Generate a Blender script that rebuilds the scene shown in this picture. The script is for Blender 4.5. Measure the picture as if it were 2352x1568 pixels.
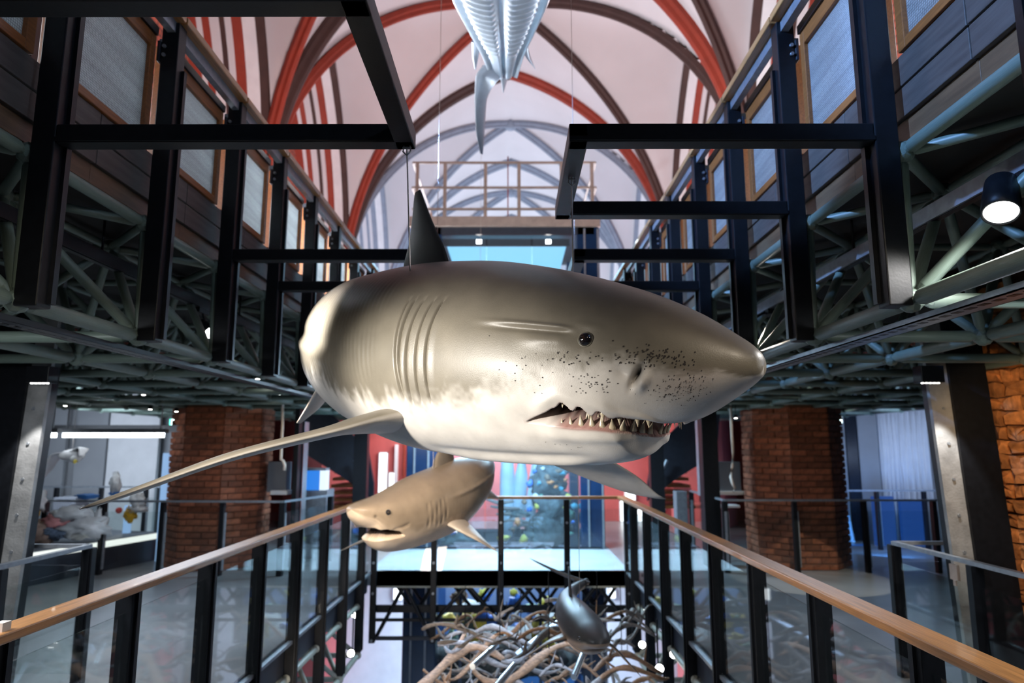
import bpy, bmesh, math, random
import numpy as np
from mathutils import Vector, Matrix
for o in list(bpy.data.objects): bpy.data.objects.remove(o)
SC=bpy.context.scene; COL=SC.collection; R=math.radians; random.seed(7); rng=np.random.default_rng(5)
# ------------------------------------------------------------------ camera
TH=math.atan(243/1568); PS=math.atan(4/1568); CAM=Vector((0,0,1.9))
cd=bpy.data.cameras.new('camera'); co=bpy.data.objects.new('camera',cd); COL.objects.link(co)
co.location=CAM; co.rotation_euler=(math.pi/2+TH,0,PS); cd.lens=24; cd.sensor_width=36; cd.clip_end=200
cd.dof.use_dof=True; cd.dof.focus_distance=2.75; cd.dof.aperture_fstop=2.0
SC.camera=co
# ------------------------------------------------------------------ world, exposure
W=bpy.data.worlds.new('world'); SC.world=W; W.use_nodes=True
W.node_tree.nodes['Background'].inputs[0].default_value=(.55,.68,1,1); W.node_tree.nodes['Background'].inputs[1].default_value=.03
SC.view_settings.view_transform='Standard'; SC.view_settings.look='None'; SC.view_settings.gamma=1
SC.view_settings.use_curve_mapping=False; SC.view_settings.exposure=0.0
# ------------------------------------------------------------------ lamps of the hall
def lamp(kind,name,loc,aim,power,color=(1,1,1),size=.1,angle=40,blend=.4,sy=None):
    l=bpy.data.lights.new(name,kind); l.energy=power; l.color=color
    if kind=='SPOT': l.spot_size=R(angle); l.spot_blend=blend; l.shadow_soft_size=size
    elif kind=='AREA':
        l.size=size
        if sy: l.shape='RECTANGLE'; l.size_y=sy
    else: l.shadow_soft_size=size
    o=bpy.data.objects.new(name,l); COL.objects.link(o); o.location=loc
    if aim is not None: o.rotation_euler=(Vector(aim)-Vector(loc)).to_track_quat('-Z','Y').to_euler()
    return o
WARM=(1,.90,.77); NEUT=(1,.97,.93); COOL=(.62,.78,1); BLUE=(.3,.55,1); PINK=(1,.68,.66)
# spotlights on the tracks that light the sharks
lamp('SPOT','shark_key_light',(-2.1,1.55,2.12),(-.35,2.85,1.92),470,(1,.95,.87),.06,44,.85)
lamp('SPOT','shark_flank_light',(-1.98,2.75,2.8),(-1.10,3.6,2.56),620,NEUT,.05,27,1.0)
lamp('SPOT','shark_back_light',(1.9,1.3,3.25),(.1,2.8,2.6),16,NEUT,.06,70,.6)
lamp('SPOT','second_shark_light',(-2.0,3.2,2.75),(-.75,6.9,1.2),1250,(1,.92,.82),.05,24,.5)
lamp('SPOT','third_shark_light',(1.6,5.0,2.4),(.55,6.2,.3),9,NEUT,.05,45,.5)
# cool light from the left gallery onto the right gallery front
for y in(2.4,4.3,6.2,8.1): lamp('SPOT','cool_gallery_light',(-2.6,y-1.6,5.7),(1.85,y,4.15),2600,(.25,.48,1),.1,25,.4)
lamp('SPOT','left_gallery_fill',(1.9,1.0,4.9),(-2.3,4.2,3.9),110,(.6,.75,1),.1,50,.6)  # unseen fill added to brighten the left gallery front
# uplights under the vault
for y,c,p in((9.5,(1,.74,.72),520),(14.5,(1,.80,.80),760),(20.5,(.72,.84,1),1150),(26.4,(.70,.84,1),1250),(32.3,(.72,.86,1),1400)):
    for x in(-3.3,3.1): lamp('AREA','vault_uplight',(x,y,5.3),(x*.55,y,12),p*(.21 if y<18 else .17),c,.9)
lamp('AREA','apse_light',(0,36,7.5),(0,42,9),700,(.75,.87,1),3)
# lower level and rooms
lamp('AREA','lower_hall_light',(-.2,16.5,-.7),(-.2,16.5,-4),900,(.62,.78,1),3.6,sy=4)
lamp('AREA','lower_near_light',(-.2,7.0,-.2),(-.2,8,-4),70,(.45,.65,1),2.0)
lamp('AREA','lower_wood_light',(-1.8,6.0,-.6),(.4,8.4,-1.7),26,(1,.85,.7),.6)
lamp('AREA','left_room_light',(-7.6,11.4,2.3),(-8.0,14,1.2),85,(.72,.84,1),1.6)
lamp('AREA','right_room_light',(7.6,11.6,2.3),(8.0,14.4,1.4),70,(.5,.66,1),1.6)
lamp('AREA','blue_room_light',(6.6,12.4,.25),(7.6,14.2,.6),25,(.1,.35,1),.7)
lamp('AREA','left_walk_light',(-3.4,7.6,2.35),(-3.4,7.6,0),95,(.75,.85,1),1.4)
lamp('AREA','right_walk_light',(3.2,7.6,2.35),(3.2,7.6,0),30,(.72,.82,1),1.4)
lamp('AREA','near_walk_light_left',(-3.0,2.5,2.4),(-3.0,3.2,0),70,(.9,.95,1),1.0)
lamp('AREA','near_walk_light_right',(2.6,2.5,2.4),(2.6,3.2,0),30,(.9,.95,1),1.0)
for s,x in((-1,-3.3),(1,2.85)):
    for y,p in((2.6,26),(4.6,30),(6.7,260 if s<0 else 26),(8.8,520 if s<0 else 28)): lamp('AREA','pane_backlight',(x,y,4.35),(x-s*1,y,4.15),p,(.86,.93,1),1.7,sy=.5)  # unseen area lights added behind the gallery panes to brighten them
lamp('AREA','added_deck_light',(-.2,12.3,3.1),(-.2,12.2,0),520,(.5,.78,1),2.6,sy=.8)  # first one: unseen area light added to brighten the bridge deck
lamp('AREA','rear_wall_light',(-.2,16.9,3.0),(-.2,18.3,.6),260,(1,.9,.92),5,sy=.8)
lamp('SPOT','pier_light_left',(-3.0,9.6,2.4),(-4.7,11.2,1.4),24,(1,.72,.42),.08,70,.7)
lamp('SPOT','pier_light_right',(2.9,9.6,2.4),(4.5,11.2,1.4),24,(1,.72,.42),.08,70,.7)
lamp('SPOT','rough_pier_light',(3.2,4.3,2.2),(4.2,5.6,1.6),45,(1,.62,.28),.08,90,.7)
lamp('SPOT','column_light_left',(-3.72,5.30,2.38),(-3.95,5.6,.9),80,NEUT,.02,50,.5)
lamp('SPOT','column_light_right',(3.34,5.30,2.38),(3.5,5.66,.9),70,NEUT,.02,50,.5)
lamp('SPOT','rail_light_right',(1.2,6.3,2.4),(1.72,5.9,1.15),18,(1,.72,.4),.03,22,.6)
lamp('SPOT','floor_patch_light',(4.1,8.9,2.45),(4.3,10.2,0),170,(1,.93,.72),.01,44,.08)
lamp('SPOT','left_rail_light',(-1.2,1.0,3.3),(-2.1,3.6,1.1),60,(1,.86,.68),.1,75,.8)
lamp('SPOT','right_rail_light',(.9,.8,3.3),(1.75,3.2,1.1),70,(1,.86,.68),.1,75,.8)
# ------------------------------------------------------------------ pixel helpers (direction only; distance from a plane it touches)
_f0=Vector((-math.sin(PS),math.cos(PS),0)); _r=Vector((math.cos(PS),math.sin(PS),0)); _z=Vector((0,0,1))
_f=_f0*math.cos(TH)+_z*math.sin(TH); _u=_z*math.cos(TH)-_f0*math.sin(TH)
def ray(px,py): return _f+_r*((px-1176)/1568)+_u*((784-py)/1568)
def atY(px,py,Y): d=ray(px,py); return CAM+d*((Y-CAM.y)/d.y)
def atX(px,py,X): d=ray(px,py); return CAM+d*((X-CAM.x)/d.x)
def atZ(px,py,Z): d=ray(px,py); return CAM+d*((Z-CAM.z)/d.z)
def pchip(xs,ys,x):
    xs=np.array(xs,float);ys=np.array(ys,float);h=np.diff(xs);d=np.diff(ys)/h;m=np.zeros_like(xs)
    for i in range(1,len(xs)-1):
        if d[i-1]*d[i]>0:
            w1=2*h[i]+h[i-1];w2=h[i]+2*h[i-1];m[i]=(w1+w2)/(w1/d[i-1]+w2/d[i])
    m[0]=d[0];m[-1]=d[-1];x=np.clip(np.asarray(x,float),xs[0],xs[-1]);i=np.clip(np.searchsorted(xs,x)-1,0,len(xs)-2);t=(x-xs[i])/h[i]
    return ys[i]*(1+2*t)*(1-t)**2+m[i]*h[i]*t*(1-t)**2+ys[i+1]*t*t*(3-2*t)+m[i+1]*h[i]*t*t*(t-1)
# ------------------------------------------------------------------ materials
def mat(name,base,rough=.5,metal=0,var=0,scale=8,bump=0,bscale=60,rnd=0,spec=.5,emit=None,es=0,stretch=None,coat=0):
    m=bpy.data.materials.new(name); m.use_nodes=True; nt=m.node_tree; b=nt.nodes['Principled BSDF']
    b.inputs['Base Color'].default_value=(*base,1); b.inputs['Roughness'].default_value=rough; b.inputs['Metallic'].default_value=metal
    b.inputs['Specular IOR Level'].default_value=spec; b.inputs['Coat Weight'].default_value=coat
    if emit: b.inputs['Emission Color'].default_value=(*emit,1); b.inputs['Emission Strength'].default_value=es
    tc=nt.nodes.new('ShaderNodeTexCoord'); out=None; vec=tc.outputs['Object']
    if stretch:
        mp=nt.nodes.new('ShaderNodeMapping'); mp.inputs['Scale'].default_value=stretch; nt.links.new(vec,mp.inputs[0]); vec=mp.outputs[0]
    if var or rnd:
        hsv=nt.nodes.new('ShaderNodeHueSaturation'); hsv.inputs['Color'].default_value=(*base,1); val=None
        if var:
            n=nt.nodes.new('ShaderNodeTexNoise'); n.inputs['Scale'].default_value=scale; n.inputs['Detail'].default_value=6; nt.links.new(vec,n.inputs['Vector'])
            mr=nt.nodes.new('ShaderNodeMapRange'); mr.inputs['From Min'].default_value=.3; mr.inputs['From Max'].default_value=.7
            mr.inputs['To Min'].default_value=1-var; mr.inputs['To Max'].default_value=1+var; nt.links.new(n.outputs['Fac'],mr.inputs['Value']); val=mr.outputs[0]
        if rnd:
            oi=nt.nodes.new('ShaderNodeObjectInfo'); m2=nt.nodes.new('ShaderNodeMapRange'); m2.inputs['To Min'].default_value=1-rnd; m2.inputs['To Max'].default_value=1+rnd
            nt.links.new(oi.outputs['Random'],m2.inputs['Value'])
            if val is None: val=m2.outputs[0]
            else:
                mu=nt.nodes.new('ShaderNodeMath'); mu.operation='MULTIPLY'; nt.links.new(val,mu.inputs[0]); nt.links.new(m2.outputs[0],mu.inputs[1]); val=mu.outputs[0]
        nt.links.new(val,hsv.inputs['Value']); nt.links.new(hsv.outputs[0],b.inputs['Base Color'])
    if bump:
        n=nt.nodes.new('ShaderNodeTexNoise'); n.inputs['Scale'].default_value=bscale; n.inputs['Detail'].default_value=5; nt.links.new(vec,n.inputs['Vector'])
        bp=nt.nodes.new('ShaderNodeBump'); bp.inputs['Strength'].default_value=bump; bp.inputs['Distance'].default_value=.02
        nt.links.new(n.outputs['Fac'],bp.inputs['Height']); nt.links.new(bp.outputs[0],b.inputs['Normal'])
    return m
M={}
M['black']=mat('black_steel',(.0055,.0065,.009),.42,0,.25,20,.03,80,spec=.3)
M['navy']=mat('navy_steel',(.016,.02,.03),.45,0,.2,10)
M['steel']=mat('grey_steel',(.30,.33,.37),.4,.6,.15,20)
M['green']=mat('grey_green_paint',(.13,.175,.148),.42,0,.18,14,.04,90)
M['lowgreen']=mat('beige_green_paint',(.30,.30,.25),.45,0,.18,14)
M['darkboard']=mat('dark_board',(.075,.062,.056),.55,0,.3,6,.12,50,stretch=(6,.6,6))
M['beam']=mat('brown_beam',(.12,.065,.032),.5,0,.3,6,.12,50,stretch=(6,.6,6))
M['orange']=mat('orange_wood',(.26,.085,.02),.42,0,.25,9,.06,60,stretch=(8,.7,8))
M['rail']=mat('oak_rail',(.42,.19,.062),.33,0,.28,7,.08,70,stretch=(14,.55,14),coat=.2)
M['ceil']=mat('black_soffit',(.018,.016,.014),.8,0,.3,4)
M['floor']=mat('grey_concrete_floor',(.19,.195,.205),.3,0,.22,1.6,.02,6,spec=.6)
M['lowfloor']=mat('pale_floor',(.5,.54,.6),.6,0,.1,1.5)
M['plaster']=mat('vault_plaster',(.60,.58,.60),.85,0,.06,.6,.06,5)
M['redrib']=mat('red_rib_paint',(.27,.032,.014),.7,0,.12,5,.05,30)
M['darkrib']=mat('dark_brown_rib_paint',(.055,.026,.022),.7,0,.15,5,.05,30)
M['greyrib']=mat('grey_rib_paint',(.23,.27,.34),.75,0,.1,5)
M['white']=mat('white_paint',(.72,.72,.74),.6,0,.05,4)
M['greywall']=mat('grey_wall',(.30,.31,.33),.7,0,.12,1.2)
M['darkgrey']=mat('dark_grey_wall',(.12,.13,.15),.7,0,.12,1.2)
M['pinkwall']=mat('salmon_wall',(.58,.13,.12),.7,0,.12,2)
M['brick']=mat('red_brick',(.20,.062,.030),.85,0,.3,18,.35,50,rnd=.4)
M['mortar']=mat('brick_mortar',(.16,.085,.055),.9,0,.2,20,.2,60)
M['rough']=mat('rough_brick',(.42,.17,.055),.9,0,.45,14,.8,26,rnd=.3)
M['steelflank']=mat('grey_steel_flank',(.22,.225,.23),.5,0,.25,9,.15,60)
M['bronze']=mat('bronze_metal',(.42,.33,.28),.35,.5,.12,8)
M['wire']=mat('steel_wire',(.55,.5,.45),.3,.7)
M['cablewhite']=mat('white_cable',(.7,.62,.56),.5)
M['drift']=mat('driftwood',(.16,.13,.11),.55,0,.45,9,.5,22,rnd=.3,stretch=(3,3,10))
M['bark']=mat('brown_driftwood',(.22,.11,.05),.6,0,.45,9,.5,22,rnd=.3,stretch=(3,3,10))
M['reefrock']=mat('reef_rock',(.07,.085,.085),.8,0,.5,9,.9,14)
def emis(name,c,s): return mat(name,(.02,.02,.02),.5,emit=c,es=s)
M['led']=emis('lamp_white',(1,.97,.92),28); M['ledcool']=emis('led_strip',(.85,.93,1),9)
M['winglow']=emis('daylit_pane',(.9,.96,1),3.2); M['skyceil']=emis('luminous_blue_ceiling',(.28,.68,.95),1.25)
M['exit']=emis('exit_sign_green',(.1,.9,.6),3); M['exitw']=emis('exit_sign_white',(.8,1,.97),5)
M['blueglow']=emis('blue_light_panel',(.02,.16,.85),.28)
M['galglow']=emis('gallery_backglow',(.80,.92,1),4.0)
def glassmat(name,tint,refl=.9,haze=.0):
    m=bpy.data.materials.new(name); m.use_nodes=True; nt=m.node_tree; nt.nodes.clear()
    o=nt.nodes.new('ShaderNodeOutputMaterial'); t=nt.nodes.new('ShaderNodeBsdfTransparent'); t.inputs[0].default_value=(*tint,1)
    g=nt.nodes.new('ShaderNodeBsdfGlossy'); g.inputs['Roughness'].default_value=.02; g.inputs[0].default_value=(refl,refl,refl,1)
    lw=nt.nodes.new('ShaderNodeLayerWeight'); lw.inputs[0].default_value=.5
    pw=nt.nodes.new('ShaderNodeMath'); pw.operation='POWER'; pw.inputs[1].default_value=5; nt.links.new(lw.outputs['Facing'],pw.inputs[0])
    fr=nt.nodes.new('ShaderNodeMath'); fr.operation='MULTIPLY_ADD'; fr.inputs[1].default_value=.8; fr.inputs[2].default_value=.035; nt.links.new(pw.outputs[0],fr.inputs[0])
    mx=nt.nodes.new('ShaderNodeMixShader'); nt.links.new(fr.outputs[0],mx.inputs[0]); nt.links.new(t.outputs[0],mx.inputs[1]); nt.links.new(g.outputs[0],mx.inputs[2])
    last=mx
    if haze:
        d=nt.nodes.new('ShaderNodeBsdfDiffuse'); d.inputs[0].default_value=(.7,.8,.9,1); m2=nt.nodes.new('ShaderNodeMixShader'); m2.inputs[0].default_value=haze
        nt.links.new(mx.outputs[0],m2.inputs[1]); nt.links.new(d.outputs[0],m2.inputs[2]); last=m2
    nt.links.new(last.outputs[0],o.inputs[0]); return m
M['glass']=glassmat('clear_glass',(.945,.97,.965)); M['towerglass']=glassmat('tower_glass',(.88,.95,1),.8,.03)
def panemat():
    m=bpy.data.materials.new('wired_textured_glass'); m.use_nodes=True; nt=m.node_tree; nt.nodes.clear()
    o=nt.nodes.new('ShaderNodeOutputMaterial'); tc=nt.nodes.new('ShaderNodeTexCoord')
    mp=nt.nodes.new('ShaderNodeMapping'); mp.inputs['Scale'].default_value=(1,75,75); nt.links.new(tc.outputs['Object'],mp.inputs[0])
    v=nt.nodes.new('ShaderNodeTexVoronoi'); v.inputs['Randomness'].default_value=.15; v.inputs['Scale'].default_value=1; nt.links.new(mp.outputs[0],v.inputs['Vector'])
    bp=nt.nodes.new('ShaderNodeBump'); bp.inputs['Strength'].default_value=.7; bp.inputs['Distance'].default_value=.006; nt.links.new(v.outputs['Distance'],bp.inputs['Height'])
    n=nt.nodes.new('ShaderNodeTexNoise'); n.inputs['Scale'].default_value=3; mp2=nt.nodes.new('ShaderNodeMapping'); mp2.inputs['Scale'].default_value=(1,.5,6); nt.links.new(tc.outputs['Object'],mp2.inputs[0]); nt.links.new(mp2.outputs[0],n.inputs['Vector'])
    cr=nt.nodes.new('ShaderNodeValToRGB'); cr.color_ramp.elements[0].color=(.30,.32,.33,1); cr.color_ramp.elements[1].color=(.62,.66,.68,1); nt.links.new(n.outputs['Fac'],cr.inputs[0])
    tl=nt.nodes.new('ShaderNodeBsdfTranslucent'); df=nt.nodes.new('ShaderNodeBsdfDiffuse'); gl=nt.nodes.new('ShaderNodeBsdfGlossy'); gl.inputs['Roughness'].default_value=.22
    tr=nt.nodes.new('ShaderNodeBsdfTransparent'); tr.inputs[0].default_value=(.8,.9,.95,1)
    mr=nt.nodes.new('ShaderNodeMapRange'); mr.inputs['From Min'].default_value=.1; mr.inputs['From Max'].default_value=.6; mr.inputs['To Min'].default_value=1.25; mr.inputs['To Max'].default_value=.55; nt.links.new(v.outputs['Distance'],mr.inputs['Value'])
    hs=nt.nodes.new('ShaderNodeHueSaturation'); nt.links.new(cr.outputs[0],hs.inputs['Color']); nt.links.new(mr.outputs[0],hs.inputs['Value'])
    for s in(tl,df): nt.links.new(hs.outputs[0],s.inputs[0])
    for s in(df,gl): nt.links.new(bp.outputs[0],s.inputs['Normal'])
    def mix(a,b,f):
        x=nt.nodes.new('ShaderNodeMixShader'); x.inputs[0].default_value=f; nt.links.new(a.outputs[0],x.inputs[1]); nt.links.new(b.outputs[0],x.inputs[2]); return x
    x=mix(df,tl,.55); x=mix(x,gl,.18); nt.links.new(x.outputs[0],o.inputs[0]); return m
M['pane']=panemat()
def brickwall():
    m=bpy.data.materials.new('far_brickwork'); m.use_nodes=True; nt=m.node_tree; b=nt.nodes['Principled BSDF']; b.inputs['Roughness'].default_value=.85
    tc=nt.nodes.new('ShaderNodeTexCoord'); mp=nt.nodes.new('ShaderNodeMapping'); mp.inputs['Rotation'].default_value=(math.pi/2,0,math.pi/2)
    sx=nt.nodes.new('ShaderNodeSeparateXYZ'); cx=nt.nodes.new('ShaderNodeCombineXYZ'); nt.links.new(tc.outputs['Object'],sx.inputs[0]); nt.links.new(sx.outputs['Y'],cx.inputs[0]); nt.links.new(sx.outputs['Z'],cx.inputs[1])
    t=nt.nodes.new('ShaderNodeTexBrick'); t.inputs['Scale'].default_value=2.2; t.inputs['Color1'].default_value=(.46,.12,.075,1); t.inputs['Color2'].default_value=(.36,.085,.055,1); t.inputs['Mortar'].default_value=(.10,.04,.035,1); t.inputs['Mortar Size'].default_value=.03
    nt.links.new(cx.outputs[0],t.inputs['Vector']); nt.links.new(t.outputs['Color'],b.inputs['Base Color']); return m
M['farbrick']=brickwall()
# ------------------------------------------------------------------ mesh helpers
def link(o,parent=None):
    COL.objects.link(o)
    if parent is not None: o.parent=parent; o.matrix_parent_inverse=parent.matrix_basis.inverted()
    return o
def obj(name,me,m=None,parent=None):
    o=bpy.data.objects.new(name,me)
    if m is not None and not me.materials: me.materials.append(m)
    return link(o,parent)
def mesh(verts,faces,smooth=False):
    me=bpy.data.meshes.new('mesh'); me.from_pydata([tuple(v) for v in verts],[],faces)
    if smooth: me.polygons.foreach_set('use_smooth',[True]*len(me.polygons))
    me.update(); return me
def tag(o,label,cat,group=None,kind=None):
    o['label']=label; o['category']=cat
    if group: o['group']=group
    if kind: o['kind']=kind
    return o
def struct(o,label=None,cat=None):
    o['kind']='structure'
    if label: o['label']=label; o['category']=cat
    return o
def empty(name,loc,label=None,cat=None,group=None):
    o=bpy.data.objects.new(name,None); o.location=loc; o.empty_display_size=.2; COL.objects.link(o)
    if label: tag(o,label,cat,group)
    return o
CF=[(0,3,2,1),(4,5,6,7),(0,1,5,4),(1,2,6,5),(2,3,7,6),(3,0,4,7)]
def boxm(x0,x1,y0,y1,z0,z1): return mesh([(x0,y0,z0),(x1,y0,z0),(x1,y1,z0),(x0,y1,z0),(x0,y0,z1),(x1,y0,z1),(x1,y1,z1),(x0,y1,z1)],CF)
def box(name,b,m,parent=None,bev=0):
    x0,x1,y0,y1,z0,z1=b; c=Vector(((x0+x1)/2,(y0+y1)/2,(z0+z1)/2)); hx,hy,hz=(x1-x0)/2,(y1-y0)/2,(z1-z0)/2
    me=boxm(-hx,hx,-hy,hy,-hz,hz); o=obj(name,me,m,parent); o.location=c
    if bev:
        md=o.modifiers.new('bevel','BEVEL'); md.width=bev; md.segments=2; md.limit_method='ANGLE'
    return o
def prism(name,pts,depthvec,m,parent=None):
    n=len(pts); d=Vector(depthvec); v=[Vector(p) for p in pts]; v+=[p+d for p in v]
    return obj(name,mesh(v,[tuple(range(n))[::-1],tuple(range(n,2*n))]+[(i,(i+1)%n,n+(i+1)%n,n+i) for i in range(n)]),m,parent)
_cyl={}
def unit_cyl(m,n=12):
    k=(m.name,n)
    if k not in _cyl:
        v=[];f=[]
        for z in(0,1):
            for i in range(n): a=2*math.pi*i/n; v.append((math.cos(a),math.sin(a),z))
        f=[(i,(i+1)%n,n+(i+1)%n,n+i) for i in range(n)]+[tuple(range(n))[::-1],tuple(range(n,2*n))]
        me=mesh(v,f,True); me.polygons[n].use_smooth=False; me.polygons[n+1].use_smooth=False; me.materials.append(m); _cyl[k]=me
    return _cyl[k]
def rod(name,a,b,r,m,parent=None,n=12):
    a=Vector(a);b=Vector(b);d=b-a; o=bpy.data.objects.new(name,unit_cyl(m,n)); o.location=a
    o.rotation_mode='QUATERNION'; o.rotation_quaternion=Vector((0,0,1)).rotation_difference(d.normalized()); o.scale=(r,r,d.length)
    return link(o,parent)
def tubemesh(paths,n=8):
    """paths: list of list of (point,radius) -> one mesh"""
    V=[];Fc=[]
    for path in paths:
        pts=[Vector(p) for p,_ in path]; base=len(V); up=Vector((0,0,1))
        for i,(p,r) in enumerate(path):
            t=(pts[min(i+1,len(pts)-1)]-pts[max(i-1,0)]).normalized()
            a=t.cross(up)
            if a.length<.05: a=t.cross(Vector((1,0,0)))
            a.normalize(); b=a.cross(t)
            for j in range(n):
                an=2*math.pi*j/n; V.append(Vector(p)+(a*math.cos(an)+b*math.sin(an))*r)
        for i in range(len(pts)-1):
            for j in range(n): Fc.append((base+i*n+j,base+i*n+(j+1)%n,base+(i+1)*n+(j+1)%n,base+(i+1)*n+j))
        Fc.append(tuple(base+j for j in range(n))[::-1]); e=base+(len(pts)-1)*n; Fc.append(tuple(e+j for j in range(n)))
    return mesh(V,Fc,True)
def tube(name,path,m,parent=None,n=8): return obj(name,tubemesh([path],n),m,parent)
def lathe(name,prof,m,parent=None,n=20,loc=(0,0,0),rot=None):
    V=[];Fc=[]
    for r,z in prof:
        for j in range(n): a=2*math.pi*j/n; V.append((r*math.cos(a),r*math.sin(a),z))
    for i in range(len(prof)-1):
        for j in range(n): Fc.append((i*n+j,i*n+(j+1)%n,(i+1)*n+(j+1)%n,(i+1)*n+j))
    Fc.append(tuple(range(n))[::-1]); e=(len(prof)-1)*n; Fc.append(tuple(range(e,e+n)))
    o=obj(name,mesh(V,Fc,True),m,parent); o.location=loc
    if rot is not None: o.rotation_mode='QUATERNION'; o.rotation_quaternion=rot
    return o
def blob(seed,r,sub=2,amp=.25,freq=2.0,squash=(1,1,1)):
    bm=bmesh.new(); bmesh.ops.create_icosphere(bm,subdivisions=sub,radius=1); q=random.Random(seed)
    from mathutils import noise
    off=Vector((q.uniform(0,50),q.uniform(0,50),q.uniform(0,50)))
    for v in bm.verts:
        k=1+amp*noise.noise(v.co*freq+off)*2; v.co=Vector((v.co.x*squash[0],v.co.y*squash[1],v.co.z*squash[2]))*k*r
    me=bpy.data.meshes.new('blob'); bm.to_mesh(me); bm.free(); me.polygons.foreach_set('use_smooth',[True]*len(me.polygons)); return me
# ================================================================== the setting
EL,ER=-2.2,1.74
def YK(k): return 3.05+1.02*k
SIDES=((-1,EL,'left'),(1,ER,'right'))
struct(box('floor',(-14,EL-.06,-4,18.3,-.22,0),M['floor']),'dark polished concrete floor left of the opening','floor')
struct(box('floor_right',(ER+.06,14,-4,18.3,-.22,0),M['floor']),'dark polished concrete floor right of the opening','floor')
M['deck']=mat('bridge_deck',(.42,.46,.5),.5,0,.1,2)
struct(box('floor_bridge',(EL-.06,ER+.06,10.95,13.35,-.2,0),M['deck']),'footbridge deck crossing the opening','floor')
struct(box('floor_rear',(EL-.06,ER+.06,16.6,18.3,-.2,0),M['floor']))
struct(box('floor_lower',(-14,14,-4,30,-4.2,-4.0),M['lowfloor']),'pale floor of the level below','floor')
for s,E,nm in SIDES:
    a,b=sorted((E+s*.16,E+s*11)); struct(box('ceiling_'+nm,(a,b,-4,17.4,3.335,3.50),M['ceil']),'black soffit under the %s gallery'%nm,'ceiling')
    a,b=sorted((s*10.5,s*10.7)); struct(box('wall_'+nm,(a,b,-4,18,0,3.33),M['darkgrey']))
    a,b=sorted((s*10.5,s*10.7)); struct(box('wall_%s_upper'%nm,(a,b,-4,42,3.4,13),M['plaster']))
# back walls of the side rooms
struct(box('wall_back_left',(-14,-5.9,14.6,14.75,0,3.3),M['greywall']))
struct(box('wall_back_right',(5.9,14,14.9,15.05,0,3.3),M['greywall']))
struct(box('wall_back_lower',(-9,9,18.3,18.5,-4,-.25),M['white']))
rw=struct(box('wall_back',(-9,9,18.3,18.5,-.25,3.2),M['pinkwall']),'salmon red rear wall behind the glass tower','wall')
for i,(p0,p1,q0,q1) in enumerate(((870,890,1040,1142),(894,906,1086,1142),(806,829,1142,1153),(806,826,1160,1176),(806,829,1184,1206),(1436,1457,1106,1150),(1500,1526,1141,1156),(1512,1526,1162,1170),(1503,1526,1186,1202),(1425,1440,1150,1196),(1464,1478,1170,1198),(905,925,1350,1376),(1400,1412,1350,1372))):
    a=atY(p0,q1,18.28); b=atY(p1,q0,18.28); w=box('window_%d'%(i+1),(a.x,b.x,18.24,18.30,a.z,b.z),M['winglow']); struct(w)
    fr=M['white']; t=.025
    for c in((a.x-t,a.x,a.z-t,b.z+t),(b.x,b.x+t,a.z-t,b.z+t),(a.x-t,b.x+t,a.z-t,a.z),(a.x-t,b.x+t,b.z,b.z+t)): box('window_frame',(c[0],c[1],18.22,18.30,c[2],c[3]),fr,w)
for px0,px1,py0,py1,m in((935,950,1010,1200,'steel'),(905,915,1020,1120,'white'),(925,932,1000,1130,'redrib')):
    a=atY(px0,py1,18.2);b=atY(px1,py0,18.2); struct(box('trim_1',(a.x,b.x,18.16,18.24,a.z,b.z),M[m]))
struct(box('wall_choir_step',(-9,9,18.5,40,3.0,3.2),M['greywall']))
struct(box('wall_apse',(-9,9,41,41.2,-4,13),M['white']))
# ------------------------------------------------------------------ gothic vault
CX=-.1; HS=4.4; ZS=6.2; RISE=5.95; cc=(RISE**2-HS**2)/(2*HS); RR=HS+cc
def archz(x,hs=HS): 
    u=min(abs(x)/hs,1)*HS; return ZS+math.sqrt(max(RR*RR-(u+cc)**2,0))
PY=[5.7+5.9*i for i in range(7)]
vault=empty('ceiling_vault',(CX,14,ZS)); struct(vault,'white plaster gothic rib vault with pink light','ceiling')
def rib(path,w,d,m,name='rib'):
    """moulded rib: path of points, hangs below the web"""
    V=[];Fc=[];n=len(path); prof=[(-.5,.06),(-.5,-.45),(-.28,-.6),(-.2,-.95),(0,-1.05),(.2,-.95),(.28,-.6),(.5,-.45),(.5,.06)]; k=len(prof)
    for i,p in enumerate(path):
        t=(path[min(i+1,n-1)]-path[max(i-1,0)]).normalized(); side=t.cross(Vector((0,0,1)))
        if side.length<1e-3: side=Vector((0,1,0))
        side=Vector((side.x,side.y,0)).normalized(); nrm=side.cross(t).normalized()
        c=Vector((CX,p.y,ZS-1)) 
        if nrm.dot(p-c)<0: nrm=-nrm
        for a,b in prof: V.append(p+side*a*w+nrm*b*d)
    for i in range(n-1):
        for j in range(k-1): Fc.append((i*k+j,i*k+j+1,(i+1)*k+j+1,(i+1)*k+j))
    return obj(name,mesh(V,Fc),m,vault)
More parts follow.
